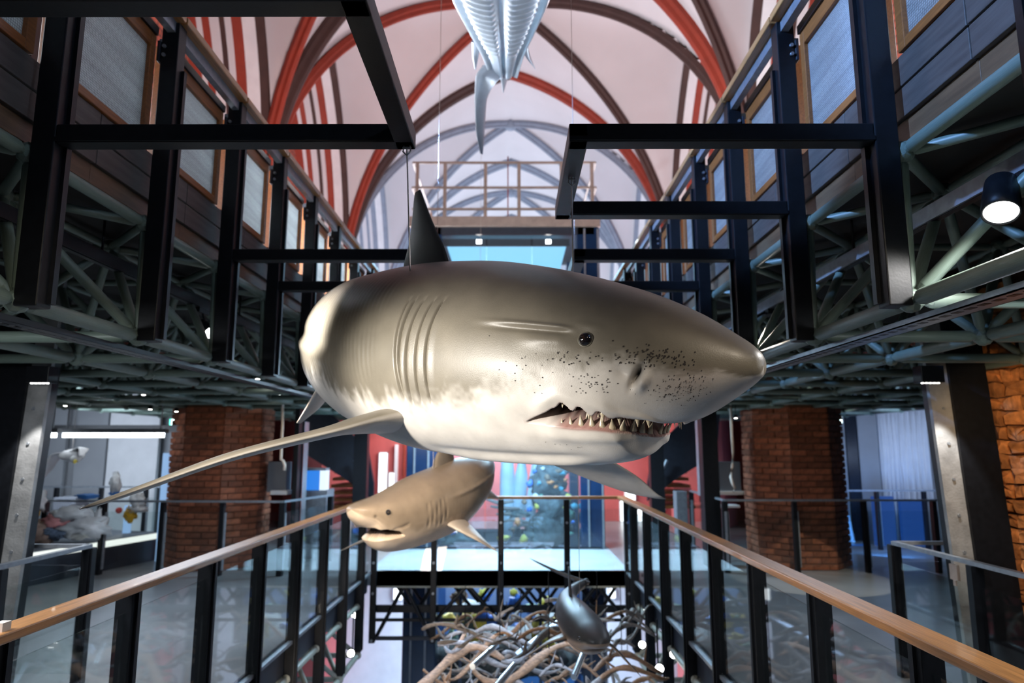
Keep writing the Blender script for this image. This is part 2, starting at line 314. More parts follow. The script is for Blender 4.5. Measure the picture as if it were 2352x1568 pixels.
for j in range(6):
    y0,y1=PY[j],PY[j+1]; yc=(y0+y1)/2; hy=(y1-y0)/2; N=44; V=[];Fc=[]
    for a in range(N+1):
        for b in range(N+1):
            x=-HS+2*HS*a/N; y=-hy+2*hy*b/N; V.append((CX+x,yc+y,max(archz(x),archz(y,hy))))
    for a in range(N):
        for b in range(N): Fc.append((a*(N+1)+b,(a+1)*(N+1)+b,(a+1)*(N+1)+b+1,a*(N+1)+b+1))
    obj('vault_web',mesh(V,Fc,True),M['plaster'],vault)
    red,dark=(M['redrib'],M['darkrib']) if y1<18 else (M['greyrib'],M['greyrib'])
    for sx in(-1,1):
        for sy in(-1,1):
            pts=[Vector((CX+sx*HS*t,yc+sy*hy*t,archz(HS*t))) for t in [i/30 for i in range(31)]]
            pts+= [Vector((CX+sx*HS,yc+sy*hy,ZS-.7))]
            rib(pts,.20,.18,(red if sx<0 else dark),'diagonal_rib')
    k=lathe('boss',[(.02,-.25),(.18,-.22),(.2,-.05),(.2,.1)],red,vault,12,(CX,yc,archz(0)))
for j,y in enumerate(PY[:-1]):
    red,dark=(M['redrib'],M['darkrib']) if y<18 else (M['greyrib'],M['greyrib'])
    for sx in(-1,1):
        pts=[Vector((CX+sx*HS*t,y,archz(HS*t))) for t in [i/40 for i in range(41)]]+[Vector((CX+sx*HS,y,ZS-1.5))]
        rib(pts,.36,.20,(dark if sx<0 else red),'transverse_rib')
# arcades: stepped, striped arches between the piers
for s,nm in((-1,'left'),(1,'right')):
    for j in range(6):
        yc=(PY[j]+PY[j+1])/2; near=PY[j+1]<18
        W_=empty('wall_arcade_%s_%d'%(nm,j+1),(CX+s*4.6,yc,ZS)); struct(W_)
        hs=2.95
        def A(hw,t,x,zs): # pointed arch point, t -1..1 across
            c=1.2*hw; Rr=hw+c; y=hw*t; z=math.sqrt(max(Rr*Rr-(abs(y)+c)**2,0)); return Vector((x,yc+y,zs+z))
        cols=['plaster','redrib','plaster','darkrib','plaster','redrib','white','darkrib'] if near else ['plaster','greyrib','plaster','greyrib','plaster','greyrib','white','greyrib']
        wid=[.10,.14,.18,.09,.14,.20,.26,.20]; hw=hs; x=CX+s*4.25; TT=[math.sin(math.pi/2*i/16) for i in range(-16,17)]
        for q in range(len(cols)-1,-1,-1):
            h2=hw-wid[q]*.46; x2=x+s*wid[q]*.7; m=M[cols[q]]
            zb=-3.2; o=[A(hw,t,x,ZS+.2) for t in TT]; i_=[A(h2,t,x2,ZS+.2) for t in TT]
            o=[o[0]+Vector((0,0,zb))]+o+[o[-1]+Vector((0,0,zb))]; i_=[i_[0]+Vector((0,0,zb))]+i_+[i_[-1]+Vector((0,0,zb))]
            bul=.05 if cols[q] in('redrib','darkrib','greyrib') else 0
            mid=[(a+b)/2+Vector((-s*bul,0,0)) for a,b in zip(o,i_)]
            n=len(o); Fc=[]
            for r_ in range(2):
                for a in range(n-1): Fc.append((r_*n+a,r_*n+a+1,(r_+1)*n+a+1,(r_+1)*n+a))
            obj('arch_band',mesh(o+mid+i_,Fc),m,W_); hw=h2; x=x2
        # red inner border and brick infill
        h2=hw-.22; o=[A(hw,t,x,ZS+.2) for t in TT]; i_=[A(h2,t,x+s*.1,ZS+.2) for t in TT]
        o=[o[0]+Vector((0,0,-3.2))]+o+[o[-1]+Vector((0,0,-3.2))]; i_=[i_[0]+Vector((0,0,-3.2))]+i_+[i_[-1]+Vector((0,0,-3.2))]; n=len(o)
        obj('arch_border',mesh(o+i_,[(a,a+1,n+a+1,n+a) for a in range(n-1)]),M['redrib'] if near else M['greyrib'],W_)
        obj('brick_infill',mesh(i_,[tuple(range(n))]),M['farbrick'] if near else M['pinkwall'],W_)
        # spandrel wall behind the web line
        top=[Vector((CX+s*4.32,yc+hs*1.02*t,archz(hs*t,hs)+.02)) for t in TT]; bt=[A(hs,t,CX+s*4.25,ZS+.2) for t in TT]; n=len(top)
        obj('spandrel',mesh(top+bt,[(a,a+1,n+a+1,n+a) for a in range(n-1)]),M['plaster'],W_)
# ------------------------------------------------------------------ brick piers
def brickmesh(w,h,d,jit,seed,rows=1):
    q=random.Random(seed); V=[];bev=.012
    bm=bmesh.new(); bmesh.ops.create_cube(bm,size=1)
    for v in bm.verts: v.co=Vector((v.co.x*w,v.co.y*d,v.co.z*h))
    if rows>1: bmesh.ops.subdivide_edges(bm,edges=bm.edges[:],cuts=1,use_grid_fill=True)
    for v in bm.verts:
        if v.co.y<0: v.co+=Vector((q.uniform(-1,1)*jit,q.uniform(-1,1)*jit*1.4,q.uniform(-1,1)*jit))
    me=bpy.data.meshes.new('brick'); bm.to_mesh(me); bm.free(); return me
BR=[brickmesh(.25,.082,.05,.004,i) for i in range(4)]
RB=[brickmesh(.25,.10,.12,.022,10+i,2) for i in range(6)]
for m in BR: m.materials.append(M['brick'])
for m in RB: m.materials.append(M['rough']); 
def pier(name,label,cx,cy,ap,zt,rough=False,course=.098,faces=None,ztop=3.33):
    p=empty(name,(cx,cy,0),label,'pier'); rr=ap/math.cos(math.pi/8)-.02
    pts=[(cx+rr*math.cos(math.pi/8+i*math.pi/4),cy+rr*math.sin(math.pi/8+i*math.pi/4),0) for i in range(8)]
    prism('pier_core',pts,(0,0,ztop),M['mortar'],p)
    fw=2*ap*math.tan(math.pi/8); cnt=0
    for fi in range(8):
        an=fi*math.pi/4; nrm=Vector((math.cos(an),math.sin(an),0)); tan=Vector((-math.sin(an),math.cos(an),0))
        fc=Vector((cx,cy,0))+nrm*ap
        if nrm.dot(Vector((0,0,1.9))-Vector((fc.x,fc.y,1.9)))<=.05*1: continue
        k=0; z=course/2
        while z<zt:
            lens=[.26,.26,.13] if k%2==0 else [.13,.26,.26]
            u=-fw/2; tot=sum(lens); sc=fw/tot
            for l in lens:
                L_=l*sc; c=fc+tan*(u+L_/2)+Vector((0,0,z))-nrm*.012+nrm*random.uniform(-.004,.006 if not rough else .03)
                o=bpy.data.objects.new('brick',random.choice(RB if rough else BR)); o.location=c
                o.rotation_euler=(0,0,an+math.pi/2); o.scale=((L_-.012)/.25,1,course/.098*(1 if not rough else .9)); link(o,p); u+=L_; cnt+=1
            z+=course; k+=1
    return cnt
n1=pier('brick_pier','octagonal red brick pier behind the left walkway rail',-4.95,11.75,.74,2.55)
n2=pier('brick_pier','octagonal red brick pier behind the right walkway rail',4.76,11.85,.74,2.55)
n3=pier('rough_brick_pier','rough hacked orange brick pier at the right picture edge',4.72,5.85,.74,3.2,True,.115)
for i,(x,y) in enumerate(((-4.95,11.75),(4.76,11.85),(4.72,5.85))):
    struct(prism('wall_pier_%d'%(20+i),[(x+.78*math.cos(math.pi/8+q*math.pi/4),y+.78*math.sin(math.pi/8+q*math.pi/4),3.5) for q in range(8)],(0,0,2.9),M['plaster']))
for j in(2,3,4):
    for s in(-1,1):
        cx=CX+s*4.85; rr=.8; pts=[(cx+rr*math.cos(math.pi/8+i*math.pi/4),PY[j]+rr*math.sin(math.pi/8+i*math.pi/4),-4) for i in range(8)]
        struct(prism('wall_pier_%d'%(j*2+(s>0)),pts,(0,0,10.4),M['pinkwall'] if j==2 else M['white']))
# ================================================================== upper galleries
for s,E,nm in SIDES:
    g=empty('gallery_front',(E,3,3.3),'%s gallery front with black hangers, %s glass windows and oak handrail'%(nm,'brightly backlit' if s<0 else 'blue-lit'),'gallery')
    def bx(name,d0,d1,y0,y1,z0,z1,m,bev=0,par=None):
        a,b=sorted((E+s*d0,E+s*d1)); return box(name,(a,b,y0,y1,z0,z1),M[m],par or g,bev)
    for k in range(-2,9):
        y=YK(k)
        H_=bx('hanger',-.055,.055,y-.05,y+.05,2.53,4.60,'black',.006)
        bx('hanger_rib',-.075,-.055,y+.015,y+.05,2.55,4.3,'black',0,H_)
        bx('rail_bracket',.055,.075,y-.06,y+.06,4.33,4.47,'navy',.004,H_)
        for zz in(4.37,4.43): rod('bolt',(E-s*.0+s*.03,y-.052,zz),(E+s*.03,y-.066,zz),.012,M['steel'],H_,8)
        if k==8: continue
        a,b=y+.05,y+1.02-.05
        bx('handrail',-.09,.05,y-.02,y+.985,4.605,4.655,'rail',.006); bx('rail_profile',-.03,.02,y-.02,y+.985,4.53,4.605,'steel')
        bx('transom',.07,.13,y+.06,y+.96,4.50,4.555,'navy')
        w=bx('window_frame',.085,.145,y+.052,y+.11,3.745,4.50,'orange',.004)
        bx('frame_rail',.085,.145,y+.11,y+.91,4.41,4.50,'orange',.004,w); bx('frame_rail',.085,.145,y+.11,y+.91,3.745,3.795,'orange',.004,w); bx('frame_stile',.085,.145,y+.91,y+.968,3.745,4.50,'orange',.004,w)
        bx('pane',.11,.122,y+.105,y+.915,3.79,4.415,'pane')
        bx('fascia_board',.10,.15,y-.50,y+.515,3.595,3.742,'darkboard',.004); bx('fascia_board',.105,.15,y-.50,y+.515,3.445,3.588,'darkboard',.004)
        bx('edge_beam',.13,.22,y-.51,y+.51,3.335,3.445,'beam',.004)
# added glowing boxes that backlight the left gallery panes, standing in for daylight
for i,y in enumerate((6.9,8.6,10.3,12.2)):
    struct(box('window_%d'%(20+i),(-6.6,-6.5,y-.6,y+.6,3.7,5.2),M['galglow']))
# ------------------------------------------------------------------ space frames
def unit_strut(m,n=10):
    prof=[(.5,0),(.5,.05),(.95,.085),(1,.09),(1,.91),(.95,.915),(.5,.95),(.5,1)]; V=[];Fc=[]
    for r,z in prof:
        for i in range(n): a=2*math.pi*i/n; V.append((r*math.cos(a),r*math.sin(a),z))
    for q in range(len(prof)-1):
        for i in range(n): Fc.append((q*n+i,q*n+(i+1)%n,(q+1)*n+(i+1)%n,(q+1)*n+i))
    me=mesh(V,Fc,True); me.materials.append(m); return me
def node_mesh(m,r):
    bm=bmesh.new(); bmesh.ops.create_icosphere(bm,subdivisions=2,radius=r)
    me=bpy.data.meshes.new('node'); bm.to_mesh(me); bm.free(); me.materials.append(m); return me
def space_frame(name,label,s,E,zlo,zup,k0,k1,ni,m,lim=290):
    t=empty(name,(E,3,zlo),label,'truss'); st=unit_strut(m); nd=node_mesh(m,.058); mem=[]; nodes=[]
    Lo=lambda i,k: Vector((E+s*(.07+1.02*i),YK(k),zlo)); Up=lambda i,k: Vector((E+s*(.60+1.02*i),YK(k)+.51,zup)); Ue=lambda k: Vector((E+s*.09,YK(k),zup))
    for k in range(k0,k1+1):
        nodes.append(Ue(k))
        for i in range(ni):
            nodes.append(Lo(i,k))
            if k<k1: mem.append((Lo(i,k),Lo(i,k+1),.038)); nodes.append(Up(i,k))
            if i<ni-1: mem.append((Lo(i,k),Lo(i+1,k),.036))
            if k<k1:
                if i<ni-1: mem.append((Up(i,k),Up(i+1,k),.026))
                if k<k1-1: mem.append((Up(i,k),Up(i,k+1),.026))
                for kk in(k,k+1):
                    mem.append((Lo(i,kk),Up(i,k),.03))
                    if i<ni-1: mem.append((Lo(i+1,kk),Up(i,k),.028))
        mem.append((Lo(0,k),Ue(k),.026))
        if k<k1: mem+=[(Ue(k),Ue(k+1),.034),(Ue(k),Up(0,k),.028),(Ue(k+1),Up(0,k),.026)]
    cp=Vector(CAM); mem.sort(key=lambda q:((q[0]+q[1])/2-cp).length+(100 if (q[0].y<1.5) else 0)); nodes.sort(key=lambda q:(q-cp).length)
    rest=[]
    for q,(a,b,r) in enumerate(mem):
        if q<lim:
            o=bpy.data.objects.new('strut',st); d=b-a; o.location=a; o.rotation_mode='QUATERNION'; o.rotation_quaternion=Vector((0,0,1)).rotation_difference(d.normalized()); o.scale=(r,r,d.length); link(o,t)
        else: rest.append([(a,r),(b,r)])
    for q,p in enumerate(nodes):
        if q<lim: o=bpy.data.objects.new('node',nd); o.location=p; link(o,t)
    if rest: o=obj('far_struts',tubemesh(rest,6),m,t); o['kind']='stuff'
for s,E,nm in SIDES:
    space_frame('space_frame','grey-green tubular space frame under the %s gallery'%nm,s,E,2.56,3.27,-2,13,6,M['green'])
    space_frame('floor_space_frame','beige tubular space frame below the %s walkway edge'%nm,s,E-s*.06,-1.0,-.34,-1,7,2,M['lowgreen'])
    tr=empty('lighting_track',(E+s*.42,3,3.1),'lighting track under the %s gallery'%nm,'track'); a,b=sorted((E+s*.39,E+s*.45))
    box('track_bar',(a,b,-1,14,3.05,3.13),M['steel'] if s>0 else M['black'],tr); box('track_slot',(a+.012,b-.012,-1,14,3.044,3.052),M['black'],tr)
    for y in(2.0,4.2,6.4,8.6): rod('track_drop',(E+s*.42,y,3.13),(E+s*.42,y,3.335),.008,M['black'],tr,8)
    tr=empty('cable_tray',(E+s*.25,3,2.46),'perforated metal cable tray along the %s space frame'%nm,'cable tray'); a,b=sorted((E+s*.13,E+s*.25))
    box('tray_base',(a,b,1,12,2.475,2.481),M['steel'] if s>0 else M['navy'],tr)
    for xx in(a,b-.006): box('tray_lip',(xx,xx+.006,1,12,2.475,2.505),M['steel'] if s>0 else M['navy'],tr)
    for q in range(60):
        y=1.6+q*.085; box('slot',(a+.03,a+.06,y,y+.045,2.4735,2.4752),M['black'],tr)
# ------------------------------------------------------------------ black cantilever frames that carry the sharks
def cframe(label,s,E,ka,kb,xe,single=False):
    f=empty('steel_gantry',(E,YK(ka),3.35),label,'frame'); a,b=sorted((E-s*.055,xe))
    for k in((ka,) if single else (ka,kb)): box('cross_beam',(a,b,YK(k)-.045,YK(k)+.045,3.31,3.40),M['black'],f,.006); box('beam_flange',(a,b,YK(k)-.052,YK(k)-.045,3.315,3.335),M['black'],f)
    if not single: a,b=sorted((xe,xe+s*.09)); box('long_beam',(a,b,YK(ka)-.045,YK(kb)+.045,3.31,3.40),M['black'],f,.006)
    return f
cframe('black steel frame reaching in from the upper left hangers',-1,EL,-1,0,-.47)
cframe('black steel frame reaching in from the upper right hangers',1,ER,0,1,.26)
cframe('smaller black frame behind the dorsal fin on the left',-1,EL,2,3,-.62)
cframe('smaller black frame above the shark back on the right',1,ER,2,3,.46)
# ------------------------------------------------------------------ main level balustrades beside the opening
for s,E,nm in SIDES:
    t=empty('balustrade',(E,3,0),'%s balustrade of the opening with oak handrail, black posts and glass'%nm,'balustrade')
    a,b=sorted((E-s*.13,E+s*.01)); box('handrail',(a+.005,b-.005,-1.2,10.93,1.105,1.15),M['rail'],t,.008)
    for k in range(-2,8):
        y=YK(k); a,b=sorted((E-s*.045,E+s*.055)); P0=box('post',(a,b,y-.035,y+.035,-.95,1.105),M['black'],t,.005)
        a,b=sorted((E-s*.06,E-s*.045)); box('post_flange',(a,b,y+.0,y+.035,-.93,1.09),M['black'],P0)
        G0=box('glass_pane',(E-.006,E+.006,y+.036,min(y+.984,10.9),.02,.975),M['glass'],t)
        a,b=sorted((E-s*.01,E-s*.045))
        for zz in(.2,.5,.85): box('glass_clamp',(a,b,y+.034,y+.06,zz-.02,zz+.02),M['navy'],G0)
    a,b=sorted((E+s*.056,E+s*.075)); box('edge_plate',(a,b,-2,10.95,-.30,.015),M['navy'],t)
    box('edge_strip',(E-.02,E+.02,-2,10.9,-.012,.018),M['steel'],t)
t=empty('bridge_balustrade',(-.2,10.95,0),'black bridge balustrade with thin wooden rail across the far end of the opening','balustrade')
box('handrail',(EL-.02,ER+.02,10.9,11.0,1.10,1.145),M['rail'],t,.006)
BX=[-2.15,-1.23,-.20,.82,1.75]
for i,x in enumerate(BX):
    P0=box('post',(x-.045,x+.045,10.86,10.94,-1.02,1.10),M['black'],t,.005)
    for zz in(.75,.15,-.3,-.98): rod('bolt',(x,10.86,zz),(x,10.845,zz),.02,M['steel'],P0,8)
    if i<4: box('glass_pane',(x+.05,BX[i+1]-.05,10.93,10.942,.02,.95),M['glass'],t)
t=empty('bridge_truss',(-.2,10.95,-.5),'black steel girder and diagonal struts under the bridge','truss')
box('girder',(EL,ER,10.95,11.1,-.21,.0),M['black'],t); box('flange',(EL,ER,10.93,11.12,-.23,-.205),M['lowgreen'],t)
box('mid_chord',(EL,ER,11.05,11.13,-.62,-.52),M['black'],t); box('low_chord',(EL,ER,11.0,11.05,-.74,-.70),M['black'],t); box('tie_bar',(EL,-1.0,10.95,11.0,-1.0,-.95),M['navy'],t)
for i in range(4):
    xa,xb=BX[i],BX[i+1]; xm=(xa+xb)/2
    rod('strut',(xa+.05,11.0,-.95 if i<1 else -.7),(xm,11.0,-.2),.03,M['black'],t,8); rod('strut',(xb-.05,11.0,-.95 if i<1 else -.7),(xm,11.0,-.2),.03,M['black'],t,8)
    for dy in(.5,1.3): rod('rear_strut',(xa+.15,11.1+dy,-.2),(xm+.1,11.1+dy,-.75),.028,M['black'],t,8); rod('rear_strut',(xb,11.1+dy,-.2),(xm+.1,11.1+dy,-.75),.028,M['black'],t,8)
# ================================================================== sharks
def skinmat(name,rough=.42,coat=.07,bump=.08,bscale=240):
    m=bpy.data.materials.new(name); m.use_nodes=True; nt=m.node_tree; b=nt.nodes['Principled BSDF']; b.inputs['Roughness'].default_value=rough; b.inputs['Coat Weight'].default_value=coat; b.inputs['Coat Roughness'].default_value=.25
    a=nt.nodes.new('ShaderNodeAttribute'); a.attribute_name='col'
    tc=nt.nodes.new('ShaderNodeTexCoord'); n=nt.nodes.new('ShaderNodeTexNoise'); n.inputs['Scale'].default_value=9; n.inputs['Detail'].default_value=8; nt.links.new(tc.outputs['Object'],n.inputs['Vector'])
    mr=nt.nodes.new('ShaderNodeMapRange'); mr.inputs['From Min'].default_value=.3; mr.inputs['From Max'].default_value=.7; mr.inputs['To Min'].default_value=.88; mr.inputs['To Max'].default_value=1.1; nt.links.new(n.outputs['Fac'],mr.inputs['Value'])
    h=nt.nodes.new('ShaderNodeHueSaturation'); nt.links.new(a.outputs['Color'],h.inputs['Color']); nt.links.new(mr.outputs[0],h.inputs['Value']); nt.links.new(h.outputs[0],b.inputs['Base Color'])
    n2=nt.nodes.new('ShaderNodeTexNoise'); n2.inputs['Scale'].default_value=bscale; nt.links.new(tc.outputs['Object'],n2.inputs['Vector'])
    bp=nt.nodes.new('ShaderNodeBump'); bp.inputs['Strength'].default_value=bump; bp.inputs['Distance'].default_value=.01; nt.links.new(n2.outputs['Fac'],bp.inputs['Height']); nt.links.new(bp.outputs[0],b.inputs['Normal'])
    return m
M['skin']=skinmat('shark_skin')
M['silver']=skinmat('silver_skin',.22,.3,.03)
M['silver'].node_tree.nodes['Principled BSDF'].inputs['Metallic'].default_value=.35
M['eye']=mat('eye_black',(.012,.008,.008),.06,spec=.8,coat=1); M['iris']=mat('eye_rim',(.30,.28,.22),.3); M['pupil']=mat('eye_pupil',(.035,.018,.012),.05,coat=1)
M['iris2']=mat('amber_iris',(.42,.26,.08),.2,coat=1)
M['tooth']=mat('ivory_tooth',(.62,.52,.36),.28,0,.12,40,coat=.3); M['pore']=mat('dark_pore',(.03,.022,.02),.7); M['gum']=mat('pink_gum',(.42,.17,.13),.35,0,.2,50,.3,90)
def sm(a,b,x): t=np.clip((x-a)/(b-a),0,1); return t*t*(3-2*t)
def vnoise(x,y,seed=0):
    r=np.random.default_rng(seed); g=r.random((64,64)); xi=np.floor(x).astype(int); yi=np.floor(y).astype(int); fx=x-xi; fy=y-yi; fx=fx*fx*(3-2*fx); fy=fy*fy*(3-2*fy)
    q=lambda a,b: g[a%64,b%64]
    return (q(xi,yi)*(1-fx)+q(xi+1,yi)*fx)*(1-fy)+(q(xi,yi+1)*(1-fx)+q(xi+1,yi+1)*fx)*fy
class Shark:
    """lofted body: s = distance from snout, f = angle round the body (0 back, 90 near flank, 180 belly)"""
    def __init__(self,S0,A,Z,Wd,T,B,L,e=.95,side=1,flip=1):
        self.S0=S0;self.A=A;self.Z=Z;self.W=Wd;self.T=T;self.B=B;self.L=L;self.e=e;self.side=side;self.flip=flip
        ss=np.linspace(0,L,3000);a=np.radians(pchip(*A,ss));st=ss[1]
        self.ss=ss;self.sa=a;self.sx=S0[0]-flip*np.cumsum(np.cos(a))*st;self.sy=S0[1]+np.cumsum(np.sin(a))*st
    def frame(self,s):
        a=np.interp(s,self.ss,self.sa); fl=self.flip
        return np.interp(s,self.ss,self.sx),np.interp(s,self.ss,self.sy),pchip(*self.Z,s),np.stack([-fl*np.sin(a),-np.cos(a)],-1),np.stack([fl*np.cos(a),-np.sin(a)],-1)
    def raw(self,s,f):
        """s,f arrays (deg) -> world"""
        s=np.asarray(s,float);f=np.radians(np.asarray(f,float)); x,y,z,n,h=self.frame(s)
        w=pchip(*self.W,s);t=pchip(*self.T,s);b=pchip(*self.B,s)
        sx=np.sign(np.sin(f))*np.abs(np.sin(f))**self.e; cz=np.sign(np.cos(f))*np.abs(np.cos(f))**self.e
        lat=w*sx; up=np.where(cz>0,t*cz,b*cz)
        return np.stack([x+n[...,0]*lat,y+n[...,1]*lat,z+up],-1)
    def pt(self,s,f,out=0.0):
        p=self.raw(s,f); 
        ds=self.raw(s+.004,f)-self.raw(max(s-.004,.0005),f); df=self.raw(s,f+.6)-self.raw(s,f-.6); n=np.cross(ds,df); n/=np.linalg.norm(n)+1e-9
        x,y,z,_,_=self.frame(s)
        if np.dot(n,p-np.array([x,y,z]))<0: n=-n
        return Vector(p+n*out),Vector(n)
    def build(self,name,parent,srows,nf,disp,color,m):
        s=np.asarray(srows); f=np.linspace(0,360,nf,endpoint=False); Sg,Fg=np.meshgrid(s,f,indexing='ij')
        P=self.raw(Sg,Fg)
        d1=np.gradient(P,axis=0);d2=np.roll(P,-1,1)-np.roll(P,1,1);N=np.cross(d1,d2);N/=np.linalg.norm(N,axis=-1,keepdims=True)+1e-9
        c=P.mean(1,keepdims=True);N*=np.sign((N*(P-c)).sum(-1,keepdims=True)+1e-12)
        Ff=np.where(Fg>180,360-Fg,Fg); D=disp(Sg,Ff,Fg)
        if isinstance(D,tuple): P=P+N*D[0][...,None]; P[...,2]+=D[1]
        else: P=P+N*D[...,None]
        Cc=color(Sg,Ff,Fg)
        ns=len(s); V=P.reshape(-1,3); tip=P[0].mean(0);end=P[-1].mean(0); V=np.vstack([V,tip,end]); nv=len(V)
        i,j=np.meshgrid(np.arange(ns-1),np.arange(nf),indexing='ij'); q=np.stack([i*nf+j,i*nf+(j+1)%nf,(i+1)*nf+(j+1)%nf,(i+1)*nf+j],-1).reshape(-1,4)
        jj=np.arange(nf); t1=np.stack([np.full(nf,nv-2),(jj+1)%nf,jj],-1); t2=np.stack([np.full(nf,nv-1),(ns-1)*nf+jj,(ns-1)*nf+(jj+1)%nf],-1)
        me=bpy.data.meshes.new(name); nl=q.size+t1.size+t2.size; nfc=len(q)+2*nf
        me.vertices.add(nv); me.vertices.foreach_set('co',V.astype(np.float32).ravel()); me.loops.add(nl); me.loops.foreach_set('vertex_index',np.concatenate([q.ravel(),t1.ravel(),t2.ravel()]).astype(np.int32))
        me.polygons.add(nfc); st=np.concatenate([np.arange(len(q))*4,len(q)*4+np.arange(2*nf)*3]); me.polygons.foreach_set('loop_start',st.astype(np.int32)); me.polygons.foreach_set('use_smooth',np.ones(nfc,bool)); me.update(calc_edges=True)
        at=me.color_attributes.new('col','FLOAT_COLOR','POINT'); cc_=np.ones((nv,4),np.float32); cc_[:ns*nf,:3]=Cc.reshape(-1,3); cc_[nv-2,:3]=Cc[0].mean(0); cc_[nv-1,:3]=Cc[-1].mean(0); at.data.foreach_set('color',cc_.ravel())
        me.validate(); self.P=P; return obj(name,me,m,parent)
def fin(name,secs,parent,m,colA,colB,nsp=26,nc=18,tipdark=None,label=None):
    """secs: list of (leading point, trailing point, thickness); lofted aerofoil blade"""
    u=np.linspace(0,1,len(secs)); U=np.linspace(0,1,nsp); LE=np.array([list(a) for a,_,_ in secs]);TE=np.array([list(b) for _,b,_ in secs]);Tk=np.array([c for _,_,c in secs])
    LE=np.stack([pchip(u,LE[:,k],U) for k in range(3)],-1);TE=np.stack([pchip(u,TE[:,k],U) for k in range(3)],-1);Tk=pchip(u,Tk,U)
    ch=TE-LE; sp=np.gradient((LE+TE)/2,axis=0); N=np.cross(ch,sp); N/=np.linalg.norm(N,axis=-1,keepdims=True)+1e-9
    th=np.linspace(0,2*np.pi,nc,endpoint=False); xc=(1-np.cos(th))/2; yt=np.sin(th)*np.sqrt(np.clip(1-xc*.93,0,1))*.5
    V=LE[:,None,:]+ch[:,None,:]*xc[None,:,None]+N[:,None,:]*(yt[None,:,None]*Tk[:,None,None])
    V=V.reshape(-1,3); Fc=[(i*nc+j,i*nc+(j+1)%nc,(i+1)*nc+(j+1)%nc,(i+1)*nc+j) for i in range(nsp-1) for j in range(nc)]+[tuple(range((nsp-1)*nc,nsp*nc))]
    me=mesh(V,Fc,True); at=me.color_attributes.new('col','FLOAT_COLOR','POINT'); C=np.ones((len(V),4),np.float32)
    up=(np.sin(th)>0)[None,:]; cA=np.array(colA);cB=np.array(colB); base=np.where(up[...,None],cA,cB)*np.ones((nsp,1,1))
    if tipdark is not None: k=sm(.78,.95,U)[:,None,None]; base=base*(1-k)+np.array(tipdark)*k
    C[:,:3]=base.reshape(-1,3); at.data.foreach_set('color',C.ravel()); o=obj(name,me,m,parent)
    if label: o['label']=label
    return o
# ------------------------------------------------------------------ the great white shark
ST=[0,.008,.03,.1,.25,.5,.9,1.3,1.7,2.2,2.8,3.4,4.0,4.6]
GW=Shark((.85,2.30),([0,.8,1.5,2.0,2.5,3.1,4.6],[44,44,45,49,60,85,112]),([0,.5,1.2,2.0,2.6,3.2,4.6],[2.175,2.22,2.31,2.40,2.49,2.54,2.6]),
  (ST,[0,.036,.064,.112,.188,.285,.40,.47,.50,.47,.36,.22,.09,.045]),(ST,[0,.034,.062,.112,.202,.305,.405,.46,.48,.46,.38,.24,.1,.06]),
  ([0,.008,.03,.1,.25,.38,.45,.5,.7,.9,1.3,1.7,2.2,2.6,3.0,3.4,4.0,4.6],[0,.030,.052,.102,.19,.24,.29,.355,.41,.44,.475,.485,.44,.36,.28,.20,.1,.06]),4.6)
gw=empty('great_white_shark',(-.1,3.2,2.3),'large grey and white shark model with open toothy mouth hung in the middle','shark')
MU=([.29,.351,.388,.453,.494,.564,.65,.714,.777,.825],[180,165,150,135,125,120,116,120,124,127.5])
ML=([.425,.437,.453,.494,.536,.564,.637,.683,.76,.825],[180,168,154,137.5,133.5,132,130.5,129.5,128.5,128])
GILL=[(1.19,1.275),(1.245,1.335),(1.305,1.39),(1.36,1.425),(1.40,1.44)]
def mouthmask(S,F,pad=0.0):
    fu=pchip(*MU,S)-pad; fl=np.where(S<=.425,200.0,pchip(*ML,S)+pad*.5)
    wv=2.2*np.sin(S*95)*sm(.42,.5,S)*(1-sm(.62,.7,S))
    inside=np.minimum(F-fu-wv,fl-F); sd=np.minimum(S-.29,.83-S)
    return np.where(sd>0,sm(0,3.0,inside),0)
